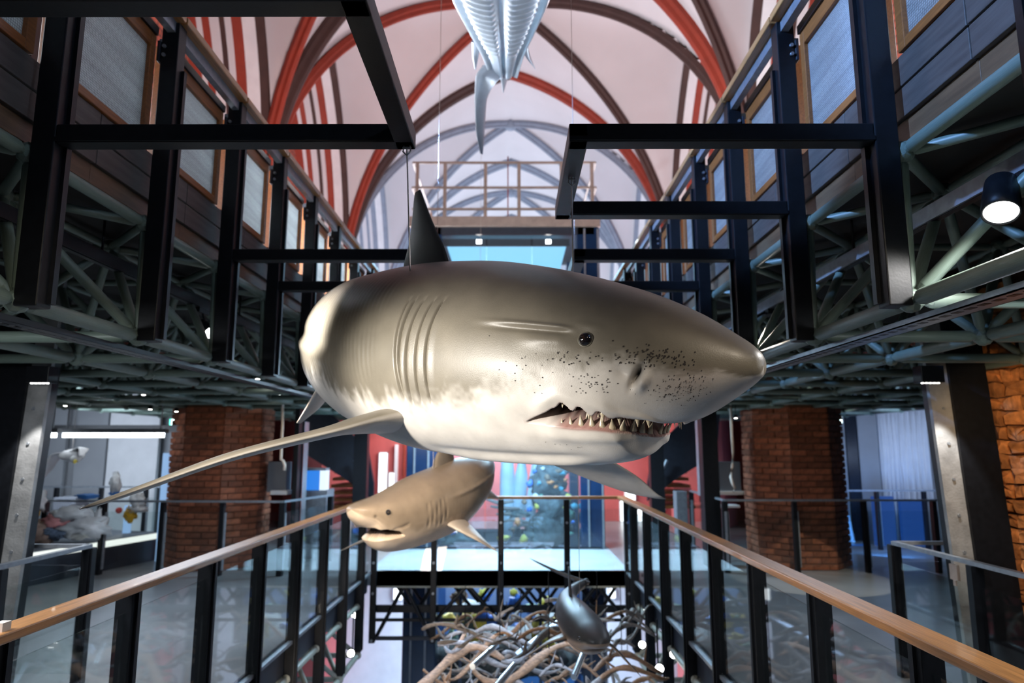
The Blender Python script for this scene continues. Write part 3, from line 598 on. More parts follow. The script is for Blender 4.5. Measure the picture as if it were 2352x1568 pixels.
def gwdisp(S,F,Fg):
    D=np.zeros_like(S); mk=mouthmask(S,F); D-=.14*mk
    near=np.exp(-((S-.80)/.06)**2-((F-127)/6)**2); D-=.010*near           # mouth corner fold
    fu=pchip(*MU,S); D+=.008*np.exp(-((F-(fu-5))/4)**2)*sm(.3,.4,S)*(1-sm(.72,.8,S))   # lip roll
    fl=pchip(*ML,S); D+=.010*np.exp(-((F-(fl+7))/5)**2)*sm(.44,.5,S)*(1-sm(.7,.8,S))
    D-=.012*np.exp(-((F-158)/5)**2)*sm(.6,.8,S)*(1-sm(1.3,1.6,S))         # throat crease
    D+=.014*np.exp(-((F-166)/7)**2)*sm(.6,.8,S)*(1-sm(1.3,1.6,S))
    for a,b in GILL:
        t=(F-62)/(121-62); sc=a+(b-a)*t+.012*np.sin(t*4); k=sm(60,68,F)*(1-sm(115,122,F)); d=S-sc
        D-=k*.020*np.exp(-(d/.0065)**2); D+=k*.006*sm(-.05,-.008,d)*(1-sm(-.008,.002,d))
    # eye socket, ridge and fold behind the eye
    r=np.hypot((S-.536)/.036,(F-78.8)/6.6); D-=.006*np.exp(-(r**2)*1.4); D+=.004*np.exp(-((S-.53)/.05)**2-((F-69)/3.0)**2)
    L_=sm(.565,.64,S)*(1-sm(.75,1.05,S)); fr=72.5+(S-.58)*4
    D+=.009*L_*np.exp(-((F-fr)/1.6)**2); D-=.008*L_*np.exp(-((F-fr-3.2)/1.7)**2); D+=.010*L_*(1-sm(.66,.85,S))*np.exp(-((F-fr-9)/4)**2)
    # nostril
    u=(S-.362)*1.0; v=(F-103)/57*.22; c_,s_=math.cos(.6),math.sin(.6); a=u*c_-v*s_; b=u*s_+v*c_
    D-=.045*np.exp(-(a/.011)**2-(b/.036)**2); D+=.022*np.exp(-((a+.030)/.018)**2-((b-.008)/.034)**2); D-=.010*np.exp(-((a-.045)/.028)**2-((b-.018)/.018)**2)
    # flank wrinkles and keel
    D+=.0014*np.sin(S*190+F*.05+3*vnoise(S*8,F/20,9))*(.3+vnoise(S*9,F/14,8))*sm(1.5,1.62,S)*(1-sm(2.2,2.45,S))*sm(35,60,F)*(1-sm(100,118,F))
    D+=.014*np.exp(-((F-97+(S-2.0)*18)/5)**2)*sm(1.85,2.1,S)*(1-sm(3.8,4.2,S))
    D-=.010*np.exp(-((F-90+(S-2.0)*18)/6)**2)*sm(1.85,2.1,S)*(1-sm(3.0,3.6,S))
    return D,mk*.045
CSs=[0,.05,.12,.225,.33,.44,.6,.78,1.0,1.1,1.23,1.36,1.74,2.02,2.5,4.6]; CSf=[170,130,104,104,95,92,97,104,110,113,117,119,119,114,112,100]
def gwcol(S,F,Fg):
    n=vnoise(S*22,F/5,1)-.5; n2=vnoise(S*70,F/2.2,2)-.5; n3=vnoise(S*6,F/16,3)-.5
    streak=vnoise(S*38,F/60,7)-.5
    b=pchip(CSs,CSf,S)+7*n+4*n2+6*n3+10*streak*sm(1.3,1.6,S); k=sm(-9,7,F-b)
    top=np.array([.115,.097,.082]); side=np.array([.235,.207,.160]); bel=np.array([.72,.67,.61]); ks=sm(30,88,F+8*n3)
    c=(top*(1-ks[...,None])+side*ks[...,None])
    c=c*(1-k[...,None])+bel*k[...,None]
    pk=np.exp(-((S-.2)/.1)**2-((F-115)/14)**2)*.35; c=c*(1-pk[...,None])+np.array([.50,.36,.32])*pk[...,None]
    lip=sm(.0,1.0,mouthmask(S,F,3.0))*.22; c=c*(1-lip[...,None])+np.array([.50,.30,.25])*lip[...,None]
    fl=pchip(*ML,S); g=np.exp(-((F-fl)/1.3)**2)*sm(.42,.44,S)*(1-sm(.66,.72,S))*.85
    g=np.maximum(g,np.where((S>.42)&(S<.436),sm(150,160,F)*.8,0)); c=c*(1-g[...,None])+np.array([.36,.13,.10])*g[...,None]
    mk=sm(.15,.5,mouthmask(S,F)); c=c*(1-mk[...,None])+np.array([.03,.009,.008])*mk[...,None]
    u=(S-.362); v=(F-103)/57*.22; a=u*.825-v*.565; b=u*.565+v*.825; no=np.exp(-(a/.012)**2-(b/.032)**2); c=c*(1-.9*no[...,None])
    return c
srow=np.concatenate([np.linspace(.0008,.03,10),np.linspace(.034,.95,260),np.linspace(.958,1.55,120),np.linspace(1.56,2.6,150),np.linspace(2.62,4.6,70)])
GW.build('body',gw,srow,560,gwdisp,gwcol,M['skin'])
GT=(.150,.128,.108); GS=(.235,.205,.16); GB=(.56,.51,.45)
V3=lambda *a: Vector(a)
# near pectoral, seen almost edge-on
r0=V3(-.50,3.06,2.045); tip=V3(-1.50,2.42,1.69); mid=(r0*.45+tip*.55)+V3(-.02,0,.022); q1=r0*.78+tip*.22+V3(0,0,.012)
ch=V3(-.71,.71,-.10)
fin('pectoral_fin',[(r0+V3(.10,.06,.02),r0+ch*.52+V3(.1,.06,0),.17),(r0*.93+tip*.07+V3(.0,0,.008),r0*.9+tip*.1+ch*.47,.10),(q1,q1+ch*.40,.066),(mid,mid+ch*.30,.048),(r0*.18+tip*.82+V3(0,0,.012),r0*.18+tip*.82+ch*.20,.034),(r0*.05+tip*.95,r0*.05+tip*.95+ch*.10,.022),(tip,tip+ch*.02,.006)],gw,M['skin'],GS,GB,40,22,(.05,.042,.036))
# far pectoral
r0=V3(.02,3.48,2.02); tip=V3(.90,4.12,1.60); ch=V3(-.70,.68,-.03)
f2=lambda t: r0*(1-t)+tip*t
fin('pectoral_fin',[(r0+V3(.02,-.1,.02),r0+ch*.55,.15),(f2(.15)+V3(.06,-.03,.01),f2(.12)+ch*.50,.08),(f2(.45)+V3(.05,-.03,.03),f2(.42)+ch*.36,.05),(f2(.75)+V3(.03,-.02,.025),f2(.74)+ch*.28,.034),(f2(.94),f2(.94)+ch*.18,.02),(tip,tip+ch*.08,.006)],gw,M['skin'],GB,GT,30,20,(.05,.042,.036))
def midfin(sh,name,pts,parent,cA,lean=0,m=None,tk=.06):
    """pts: (s_lead, s_trail, height, thickness) on the mid line; height above the back (negative = below belly)"""
    secs=[]
    for sl,st,hh,t in pts:
        def P(s):
            x,y,z,n,h=sh.frame(np.array(s)); base=pchip(*sh.T,s) if hh>=0 or pts[-1][2]>0 else -pchip(*sh.B,s)
            ht=(float(z)+float(base)+hh) ; return V3(float(x),float(y),ht)
        secs.append((P(sl),P(st),t))
    return fin(name,secs,parent,m or M['skin'],cA,cA,26,16)
def dors(sh,s0,s1,st,stt,H,sink=.08,tk=.08):
    x,y,z,n,h=sh.frame(np.array(s0)); 
    def P(s,zz): x,y,z,n,h=sh.frame(np.array(s)); return V3(float(x),float(y),zz)
    zb=float(sh.frame(np.array((s0+s1)/2))[2])+float(pchip(*sh.T,(s0+s1)/2))
    return [(P(s0,zb-sink),P(s1,zb-sink),tk),(P(s0+(st-s0)*.25,zb+H*.18),P(s1-.01,zb+H*.10),tk*.8),(P(s0+(st-s0)*.52,zb+H*.45),P(s1-(s1-stt)*.55,zb+H*.38),tk*.6),(P(s0+(st-s0)*.78,zb+H*.74),P(s1-(s1-stt)*.82,zb+H*.70),tk*.42),(P(s0+(st-s0)*.93,zb+H*.92),P(stt+.01,zb+H*.90),tk*.28),(P(st,zb+H),P(stt,zb+H*.995),tk*.08)]
DK=(.075,.068,.062)
fin('dorsal_fin',dors(GW,1.62,2.10,1.93,1.985,.47,.10,.085),gw,M['skin'],DK,DK,30,18)
fin('second_dorsal_fin',dors(GW,3.35,3.50,3.48,3.52,.10,.04,.03),gw,M['skin'],GT,GT,14,12)
def P_(s,z,lat=0): x,y,zz,n,h=GW.frame(np.array(s)); return V3(float(x)+float(n[0])*lat,float(y)+float(n[1])*lat,z)
fin('caudal_fin',[(P_(4.40,2.60),P_(4.60,2.60),.07),(P_(4.52,2.78),P_(4.68,2.74),.045),(P_(4.7,2.98),P_(4.78,2.94),.03),(P_(4.86,3.12),P_(4.88,3.11),.006)],gw,M['skin'],GT,GT)
fin('caudal_fin',[(P_(4.40,2.60),P_(4.60,2.60),.07),(P_(4.50,2.42),P_(4.64,2.44),.045),(P_(4.62,2.26),P_(4.70,2.28),.03),(P_(4.72,2.14),P_(4.74,2.15),.006)],gw,M['skin'],GT,GT)
for sd in(1,-1):
    a=P_(2.62,2.34,.24*sd); b=P_(2.95,2.26,.18*sd); tp=P_(2.98,2.06,.40*sd)
    fin('pelvic_fin',[(a,b,.06),(a*.55+tp*.45,b*.5+tp*.5+V3(.03,.03,0),.035),(tp,tp+V3(.02,.02,-.005),.006)],gw,M['skin'],GB,GB,14,12)
# eyes
def eye(sh,par,s,f,r,iris='pupil',slit=False):
    for fx in(f,360-f):
        p,n=sh.pt(s,fx,-r*.30); rot=Vector((0,0,1)).rotation_difference(n)
        bm=bmesh.new(); bmesh.ops.create_uvsphere(bm,u_segments=28,v_segments=18,radius=r); me=bpy.data.meshes.new('eye'); bm.to_mesh(me); bm.free(); me.polygons.foreach_set('use_smooth',[True]*len(me.polygons))
        e=obj('eye',me,M['eye'],par); e.location=p; e.rotation_mode='QUATERNION'; e.rotation_quaternion=rot; e['label']='glossy black eye'
        pr=[(r*.02,r*1.0),(r*.40,r*.925),(r*.66,r*.765)]; 
        i_=lathe('iris',[(0.001,r*1.012),(r*.3,r*.965),(r*.55,r*.845),(r*.62,r*.79)],M[iris],e,24,p,rot); i_.scale=(.82,.95,1)
        if slit: k=lathe('pupil',[(0.001,r*1.03),(r*.2,r*1.0),(r*.34,r*.95)],M['eye'],e,20,p,rot); k.scale=(.5,1.3,1)
        bm=bmesh.new(); V=[];Fc=[];N1,N2=32,8
        for a in range(N1):
            for b in range(N2):
                A_=2*math.pi*a/N1;B_=2*math.pi*b/N2; rr_=r*.97+r*.09*math.cos(B_); V.append((rr_*math.cos(A_),rr_*math.sin(A_),r*.24+r*.09*math.sin(B_)))
        for a in range(N1):
            for b in range(N2): Fc.append((a*N2+b,((a+1)%N1)*N2+b,((a+1)%N1)*N2+(b+1)%N2,a*N2+(b+1)%N2))
        bm.free(); o=obj('eyelid',mesh(V,Fc,True),M['iris'],e); o.location=p; o.rotation_mode='QUATERNION'; o.rotation_quaternion=rot
eye(GW,gw,.536,78.8,.028)
# teeth
def toothmesh(h,w):
    V=[];Fc=[];n=8
    for z,k,lean in((0,1,0),(.3,.72,.0),(.65,.36,.05),(.9,.12,.12),(1,.01,.16)):
        for j in range(n): a=2*math.pi*j/n; V.append((math.cos(a)*w*.5*k,math.sin(a)*w*.26*k-lean*h*.6,z*h))
    for i in range(4):
        for j in range(n): Fc.append((i*n+j,i*n+(j+1)%n,(i+1)*n+(j+1)%n,(i+1)*n+j))
    Fc.append(tuple(range(n))[::-1]); return mesh(V,Fc,True)
TM=[toothmesh(.042,.028),toothmesh(.050,.034),toothmesh(.032,.024)]
for t in TM: t.materials.append(M['tooth'])
def tooth(s,f,inset,up,k,lean=.3,z0=0.0):
    p,n=GW.pt(s,f,-inset); x,y,z,nn,h=GW.frame(np.array(s)); 
    tang=(GW.pt(s+.01,f)[0]-GW.pt(max(s-.01,.01),f)[0]).normalized()
    zax=(Vector((0,0,up))+n*lean).normalized(); yax=(-n-zax*(-n).dot(zax)).normalized(); xax=yax.cross(zax)
    o=bpy.data.objects.new('tooth',TM[k]); Mx=Matrix((xax,yax,zax)).transposed().to_4x4(); o.rotation_mode='QUATERNION'; o.rotation_quaternion=Mx.to_quaternion(); o.location=p+Vector((0,0,z0)); link(o,gw)
for sg in(1,-1):
    for i,(s,f,k) in enumerate(((.680,131.5,2),(.645,132,0),(.605,132.5,1),(.565,133.5,1),(.530,135.5,1),(.497,139,1),(.472,146,1),(.452,155,1),(.441,164,1),(.434,173,1))):
        tooth(s,f if sg>0 else 360-f,.010,1,k,.15 if i<5 else .40,.004)
    for s,f in((.575,133),(.54,137),(.51,143),(.487,150),(.468,158),(.455,168)):
        tooth(s+.012,f if sg>0 else 360-f,.035,1,1,.10,.006)
    for s,f,k in((.645,113.5,2),(.60,115.5,2),(.55,118.5,0),(.505,122,0),(.455,133,0),(.41,144,0),(.385,152,0)):
        tooth(s,f if sg>0 else 360-f,.020,-1,k,.0)
# lower gum ridges
for sg in(1,-1):
    path=[]
    for s,f in((.70,130.5),(.64,131.5),(.58,132.5),(.53,135),(.49,140),(.465,149),(.447,160),(.438,172),(.437,180)):
        p,n=GW.pt(s,f if sg>0 else 360-f,-.016+.004*math.sin(s*90)); path.append((p+Vector((0,0,-.002)),.0085))
    tube('gum',path,M['gum'],gw,8)
# pores on the snout
V=[];Fc=[]
def pore(s,f,r):
    p,n=GW.pt(s,f,.0022); a=n.cross(Vector((0,0,1))).normalized(); b=n.cross(a); k=len(V)
    for j in range(6): A_=math.pi*j/3; V.append(p+(a*math.cos(A_)+b*math.sin(A_))*r)
    Fc.append(tuple(range(k,k+6)))
def scatter(n,s0,s1,f0,f1,r):
    for _ in range(n):
        s=random.triangular(s0,s1);f=random.triangular(f0,f1)
        if abs(s-.362)<.03 and abs(f-103)<9: continue
        pore(s,f,r*random.uniform(.7,1.15)); pore(s,360-f,r)
scatter(120,.15,.47,76,99,.0030); scatter(105,.12,.33,98,146,.0021); scatter(45,.42,.62,95,113,.0022); scatter(28,.45,.72,86,96,.0027); scatter(22,.55,.95,78,112,.0022); scatter(26,.5,.8,134,150,.0018); scatter(30,.2,.4,105,135,.0018)
o=obj('pores',mesh(V,Fc),M['pore'],gw); o['kind']='stuff'
# suspension wires
def wire(label,a,b,r=.0035,parent=None):
    o=rod('suspension_wire',a,b,r,M['wire'],None,8); tag(o,label,'wire'); return o
p,_=GW.pt(1.576,37.5,-.01); wire('thin steel wire from the left frame to the shark back',(p.x,p.y,p.z),(-.505,3.05,3.30))
best=min(((GW.pt(s_,f_,-.01)[0] for s_ in np.arange(.7,1.6,.02) for f_ in np.arange(270,350,4))),key=lambda v:abs(v.x-.305)*3+abs(v.y-3.45)); wire('thin steel wire from the right frame to the shark back',best,(best.x,best.y,3.31))
for nm,(x,y) in(('left',(-.505,3.05)),('right',(best.x,best.y))):
    sh=empty('shackle',(x,y,3.27),'steel shackle and bolt under the %s black frame'%nm,'shackle')
    tube('shackle_bow',[(V3(x-.014,y,3.315),.004),(V3(x-.018,y,3.28),.004),(V3(x,y,3.262),.004),(V3(x+.018,y,3.28),.004),(V3(x+.014,y,3.315),.004)],M['steel'],sh,6); rod('pin',(x-.02,y,3.30),(x+.02,y,3.30),.005,M['steel'],sh,8)
# ------------------------------------------------------------------ second shark: stout brown shark below
BS=Shark((-1.43,6.15),([0,.6,1.2,1.8,2.8],[52,52,56,75,100]),([0,.4,1.0,1.6,2.2,2.8],[1.36,1.30,1.36,1.52,1.70,1.80]),
  ([0,.02,.08,.2,.45,.8,1.2,1.6,2.0,2.5,2.8],[0,.085,.15,.21,.27,.31,.32,.28,.19,.08,.04]),
  ([0,.02,.08,.2,.45,.8,1.2,1.6,2.0,2.5,2.8],[0,.02,.055,.11,.21,.31,.34,.28,.19,.08,.05]),
  ([0,.02,.08,.15,.2,.3,.45,.8,1.2,1.6,2.0,2.5,2.8],[0,.07,.12,.155,.24,.32,.35,.36,.36,.28,.17,.08,.05]),2.8,.92,flip=-1)
bs=empty('bull_shark',(-.9,6.8,1.4),'stout beige-brown shark model with dark open mouth below the big shark','shark')
def bmask(S,F):
    fu=pchip([.12,.145,.18,.26,.36,.44],[180,155,132,115,113,121],S); fl=np.where(S<.20,200,pchip([.20,.22,.26,.34,.44],[180,156,138,127,121],S)); inside=np.minimum(F-fu,fl-F)
    return np.where((S>.12)&(S<.44),sm(0,4,inside),0)
def bdisp(S,F,Fg):
    D=-.11*bmask(S,F); r=np.hypot((S-.235)/.022,(F-84)/6); D-=.006*np.exp(-r*r); D+=.004*np.exp(-((r-1.4)/.35)**2)
    for q in range(5): sc=.66+.055*q+(F-90)/30*.02; D-=.010*np.exp(-((S-sc)/.006)**2)*sm(72,80,F)*(1-sm(108,118,F))
    D+=.010*np.exp(-((F-78)/4)**2)*sm(.9,1.1,S); D+=.0016*np.sin(S*150)*sm(.9,1.1,S)*(1-sm(1.9,2.2,S))*sm(50,70,F)*(1-sm(120,140,F))
    D-=.008*np.exp(-((S-.13)/.012)**2-((F-104)/6)**2); D-=.008*np.exp(-((F-(112-(S-.3)*60))/3)**2)*sm(.28,.32,S)*(1-sm(.42,.48,S))
    return D,bmask(S,F)*.01
def bcol(S,F,Fg):
    n=vnoise(S*20,F/6,4)-.5; k=sm(-10,12,F-112+10*n); c=np.array([.34,.245,.16])*(1-k[...,None])+np.array([.62,.46,.32])*k[...,None]
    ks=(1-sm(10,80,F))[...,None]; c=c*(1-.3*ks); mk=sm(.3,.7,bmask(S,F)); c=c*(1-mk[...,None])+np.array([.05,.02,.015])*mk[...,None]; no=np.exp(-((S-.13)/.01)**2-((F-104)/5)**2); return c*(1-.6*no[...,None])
BS.build('body',bs,np.concatenate([np.linspace(.001,.03,10),np.linspace(.033,.5,110),np.linspace(.506,2.8,140)]),260,bdisp,bcol,M['skin'])
eye(BS,bs,.235,84,.026,'iris2',True)
BT=(.24,.185,.13); BB=(.50,.40,.30)
fin('dorsal_fin',dors(BS,.98,1.36,1.24,1.30,.36,.10,.09),bs,M['skin'],BT,BT,26,16)
def PB(s,f,out=0): return BS.pt(s,f,out)[0]
a=PB(.92,118,-.04); b=PB(1.22,125,-.04); tp=atY(1140,1266,6.62)
fin('pectoral_fin',[(a,b,.09),(a*.6+tp*.4+V3(-.03,-.02,.02),b*.62+tp*.38,.05),(a*.25+tp*.75+V3(-.01,0,.01),b*.25+tp*.75,.03),(tp,tp+V3(.015,.02,0),.006)],bs,M['skin'],BT,BB)
a=PB(.92,242,-.04); b=PB(1.2,236,-.04); tp=a+V3(-.75,.35,-.35)
fin('pectoral_fin',[(a,b,.09),(a*.6+tp*.4,b*.62+tp*.38,.05),(a*.25+tp*.75,b*.25+tp*.75,.03),(tp,tp+V3(.015,.02,0),.006)],bs,M['skin'],BT,BB)
a=PB(1.75,150,-.03); b=PB(1.95,150,-.03); tp=b+V3(.16,-.02,-.16)
fin('pelvic_fin',[(a,b,.05),(a*.5+tp*.5,b*.5+tp*.5,.03),(tp,tp+V3(.01,.01,0),.006)],bs,M['skin'],BT,BB,14,12)
def PBs(s,z): x,y,zz,n,h=BS.frame(np.array(min(s,2.8))); return V3(float(x)+max(s-2.8,0)*-float(h[0]),float(y)+max(s-2.8,0)*-float(h[1]),z)
fin('caudal_fin',[(PBs(2.6,1.80),PBs(2.82,1.78),.06),(PBs(2.85,2.0),PBs(3.0,1.95),.04),(PBs(3.15,2.25),PBs(3.2,2.2),.02),(PBs(3.3,2.42),PBs(3.31,2.40),.005)],bs,M['skin'],BT,BT)
fin('caudal_fin',[(PBs(2.6,1.80),PBs(2.82,1.78),.06),(PBs(2.7,1.62),PBs(2.82,1.64),.03),(PBs(2.78,1.5),PBs(2.8,1.51),.005)],bs,M['skin'],BT,BT)
p,_=BS.pt(1.0,2,-.01); wire('thin wire holding the beige-brown shark',p,(p.x,p.y,11.8),.003)
# ------------------------------------------------------------------ third shark: small slender grey shark swimming to the viewer
TS=Shark((.655,5.45),([0,.5,1.0,1.5,1.9],[80,80,86,110,125]),([0,.3,.9,1.4,1.9],[.43,.41,.45,.50,.54]),
  ([0,.02,.1,.25,.5,.8,1.1,1.5,1.9],[0,.05,.11,.145,.165,.150,.11,.06,.03]),([0,.02,.1,.25,.5,.8,1.1,1.5,1.9],[0,.03,.08,.13,.16,.15,.11,.06,.035]),
  ([0,.02,.1,.16,.25,.5,.8,1.1,1.5,1.9],[0,.03,.055,.09,.125,.14,.14,.11,.06,.035]),1.9,.95,flip=1)
ts=empty('slender_shark',(.6,6.4,.4),'small slender grey shark model swimming towards the viewer above the driftwood','shark')
def tdisp(S,F,Fg):
    k=np.exp(-((S-.12-.12*((180-F)/60)**2)/.014)**2)*sm(112,122,F); return -.035*k
def tcol(S,F,Fg):
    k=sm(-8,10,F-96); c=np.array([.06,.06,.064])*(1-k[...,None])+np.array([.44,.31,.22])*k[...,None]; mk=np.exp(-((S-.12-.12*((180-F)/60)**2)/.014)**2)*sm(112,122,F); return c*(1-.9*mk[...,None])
TS.build('body',ts,np.concatenate([np.linspace(.001,.03,8),np.linspace(.035,1.9,130)]),140,tdisp,tcol,M['skin'])
eye(TS,ts,.15,80,.017)
TG=(.05,.05,.054); TB=(.40,.27,.18)
for f,tp in((118,atY(1203,1512,5.75)),(242,atY(1472,1553,5.55))):
    a=TS.pt(.44,f,-.03)[0]; b=TS.pt(.62,f,-.03)[0]
    fin('pectoral_fin',[(a,b,.05),(a*.6+tp*.4+V3(0,-.0,.03),b*.62+tp*.38+V3(0,0,.02),.03),(a*.25+tp*.75+V3(0,0,.015),b*.27+tp*.73+V3(0,0,.01),.02),(tp,tp+V3(0,.03,0),.005)],ts,M['skin'],TB,TG)
fin('dorsal_fin',dors(TS,.84,1.05,1.0,1.05,.24,.05,.04),ts,M['skin'],TG,TG,18,12)
e=TS.frame(np.array(1.85)); c=V3(float(e[0]),float(e[1]),float(e[2])); up=atY(1218,1282,float(e[1])+.25); lo=atY(1262,1408,float(e[1])+.12)
bk=V3(-.12,.12,0)
fin('caudal_fin',[(c+V3(.05,-.08,.02),c+bk*.8,.05),(c*.6+up*.4+V3(.02,-.02,.0),c*.6+up*.4+bk*.75,.03),(c*.2+up*.8,c*.2+up*.8+bk*.4,.018),(up,up+bk*.05,.004)],ts,M['skin'],TG,TG)
fin('caudal_fin',[(c+V3(.05,-.08,-.01),c+bk*.8,.05),(c*.5+lo*.5,c*.5+lo*.5+bk*.5,.025),(lo,lo+bk*.06,.004)],ts,M['skin'],TG,TG)
wire('thin wire holding the small grey shark',TS.pt(.55,2,-.01)[0],(TS.pt(.55,2,0)[0].x,TS.pt(.55,2,0)[0].y,11.8),.0025)
# ------------------------------------------------------------------ silver fish hanging above, tail away from the viewer
FS=Shark((-.11,3.35),([0,1.5,3.1],[90,90,91]),([0,1.5,2.4,3.1],[6.15,5.98,5.82,5.66]),
  ([0,.3,.8,1.4,2.0,2.5,2.8,3.1],[0,.25,.45,.52,.42,.27,.17,.10]),([0,.3,.8,1.4,2.0,2.5,2.8,3.1],[0,.3,.5,.55,.42,.25,.15,.09]),([0,.3,.8,1.4,2.0,2.5,2.8,3.1],[0,.25,.4,.42,.32,.2,.12,.07]),3.1,.9,flip=1)
fs=empty('silver_fish',(0,5.2,5.6),'silver fish model with ribbed belly hanging high above, tail pointing down','fish')
def fdisp(S,F,Fg):
    k=sm(1.0,1.2,S)*(1-sm(2.55,2.85,S))*sm(118,130,F)*(1-sm(168,174,F)); D=.011*np.sin(S*2*np.pi/.075)*k-.05*np.exp(-((F-180)/7)**2)*sm(.8,1.2,S)
    D+=.05*np.exp(-((F-112)/6)**2)*sm(1.6,2.1,S)-.03*np.exp(-((F-122)/5)**2)*sm(1.6,2.1,S); return D
FS.build('body',fs,np.linspace(.002,3.1,420),220,fdisp,lambda S,F,Fg: np.ones(S.shape+(3,))*np.array([.62,.68,.76]),M['silver'])
SV=(.60,.66,.75)
def fp(px,py,Y): return atY(px,py,Y)
Y0=6.35
fin('tail_lobe',[(fp(1108,150,Y0),fp(1175,158,Y0+.05),.12),(fp(1092,178,Y0+.02),fp(1140,190,Y0+.08),.09),(fp(1090,230,Y0+.05),fp(1118,232,Y0+.1),.06),(fp(1093,300,Y0+.1),fp(1113,302,Y0+.14),.04),(fp(1103,352,Y0+.15),fp(1109,355,Y0+.16),.01)],fs,M['silver'],SV,SV)
fin('tail_lobe',[(fp(1132,146,Y0+.1),fp(1172,146,Y0+.15),.08),(fp(1148,172,Y0+.1),fp(1168,172,Y0+.15),.05),(fp(1155,212,Y0+.15),fp(1157,213,Y0+.16),.008)],fs,M['silver'],SV,SV)
fin('keel_fin',[(fp(1195,110,Y0-.2),fp(1212,100,Y0-.25),.06),(fp(1212,138,Y0-.1),fp(1218,128,Y0-.12),.03),(fp(1229,158,Y0),fp(1230,159,Y0),.006)],fs,M['silver'],SV,SV)
fin('keel_fin',[(fp(1083,95,Y0-.25),fp(1105,95,Y0-.25),.06),(fp(1084,125,Y0-.1),fp(1100,125,Y0-.1),.04),(fp(1090,160,Y0),fp(1093,160,Y0),.01)],fs,M['silver'],SV,SV)
fin('anal_fin',[(fp(1146,142,Y0-.1),fp(1172,142,Y0),.05),(fp(1156,128,Y0-.15),fp(1166,126,Y0-.1),.03),(fp(1160,114,Y0-.2),fp(1162,113,Y0-.19),.006)],fs,M['silver'],SV,SV)
wire('thin wire holding the silver fish to the vault',(-.11,4.6,6.45),(-.11,4.6,12.0),.003)
# ================================================================== glass tower at the end of the opening
for nm,c,ro in(('coral_blue',(.03,.14,.5),.5),('coral_yellow',(.55,.45,.06),.6),('coral_orange',(.6,.2,.05),.6),('coral_white',(.7,.72,.72),.6),('coral_green',(.12,.28,.2),.6),('coral_teal',(.05,.25,.32),.6),('coral_brown',(.2,.12,.07),.7)): M[nm]=mat(nm,c,ro,0,.25,14,.5,40)
M['blueglass']=mat('dark_blue_glass_column',(.010,.028,.075),.12,0,.3,2,spec=.8)
M['ice']=mat('pale_blue_sculpture',(.50,.60,.68),.35,0,.12,3)
TX0,TX1,TY0,TY1=-2.08,1.64,13.4,16.5
tw=empty('glass_tower',(-.2,14.9,-4),'tall glass tower with luminous blue ceiling and dark blue corner columns behind the bridge','tower')
for x0,x1 in((TX0,-1.46),(1.28,TX1+.1)):
    for y0 in(TY0,TY1-.4): box('corner_column',(x0,x1,y0,y0+.4,-4,6.35),M['blueglass'],tw,.02)
    for q in range(2):
        xx=x0+.14+q*.27; box('column_strip',(xx,xx+.035,TY0-.015,TY0,-4,6.3),M['steel'],tw)
box('roof_band',(TX0-.05,TX1+.12,TY0-.06,TY0+.04,6.33,6.55),M['bronze'],tw,.01); box('roof_slab',(TX0,TX1,TY0+.04,TY1,6.38,6.52),M['navy'],tw)
box('fascia',(TX0,TX1,TY0+.0,TY0+.05,6.18,6.33),M['navy'],tw)
box('luminous_ceiling',(-1.40,1.10,13.75,16.2,6.06,6.10),M['skyceil'],tw)
box('ceiling_rim',(-1.46,1.16,13.70,13.75,6.03,6.18),M['black'],tw)
for x in(-.72,.72): box('downlight',(x-.05,x+.05,13.69,13.72,6.08,6.16),M['led'],tw)
XS=[-1.46,-.55,.37,1.28]
for i in range(3):
    box('glass_pane',(XS[i]+.01,XS[i+1]-.01,TY0+.02,TY0+.032,.02,3.0),M['towerglass'],tw); box('glass_pane',(XS[i]+.01,XS[i+1]-.01,TY0+.02,TY0+.032,3.05,6.15),M['towerglass'],tw)
M['water']=emis('blue_water_glow',(.03,.16,.55),.55)
box('water_panel',(TX0+.6,TX1-.35,15.5,15.6,-4,-.4),M['water'],tw)
for x in(-1.0,-.3,.5): box('water_mullion',(x-.03,x+.03,13.45,13.5,-4,-.4),M['blueglass'],tw)
box('base_rail',(TX0,TX1,TY0-.02,TY0+.06,-.02,.03),M['navy'],tw)
for y in(TY0+.05,TY1): box('floor_plate',(TX0,TX1,y-.05,y,-.35,-.05),M['navy'],tw)
lamp('AREA','tower_light',(-.2,15.0,5.9),(-.2,15,0),140,(.5,.8,1),2.2)
# roof railing
rr_=empty('roof_railing',(-.2,TY0,6.55),'bronze railing on top of the glass tower','railing')
zt=7.72
for z in(6.72,7.18,zt): box('rail_bar',(TX0,TX1+.05,TY0-.02,TY0+.02,z-.022,z+.022),M['bronze'],rr_)
for z in(7.18,zt):
    for x in(TX0,TX1+.05): box('side_bar',(x-.02,x+.02,TY0,TY1,z-.02,z+.02),M['bronze'],rr_)
for px in(958,1022,1115,1192,1290,1360):
    x=atY(px,430,TY0).x; box('baluster',(x-.035,x+.035,TY0-.02,TY0+.03,6.55,zt),M['bronze'],rr_)
for x in(TX0,TX1+.05): box('baluster',(x-.03,x+.03,TY1-.03,TY1+.03,6.55,zt),M['bronze'],rr_)
o=tube('warning_pole',[(V3(-.12,13.6,6.55),.012),(V3(-.12,13.6,7.95),.012)],M['redrib'],None,8); tag(o,'thin red-tipped pole standing on the tower roof','pole')
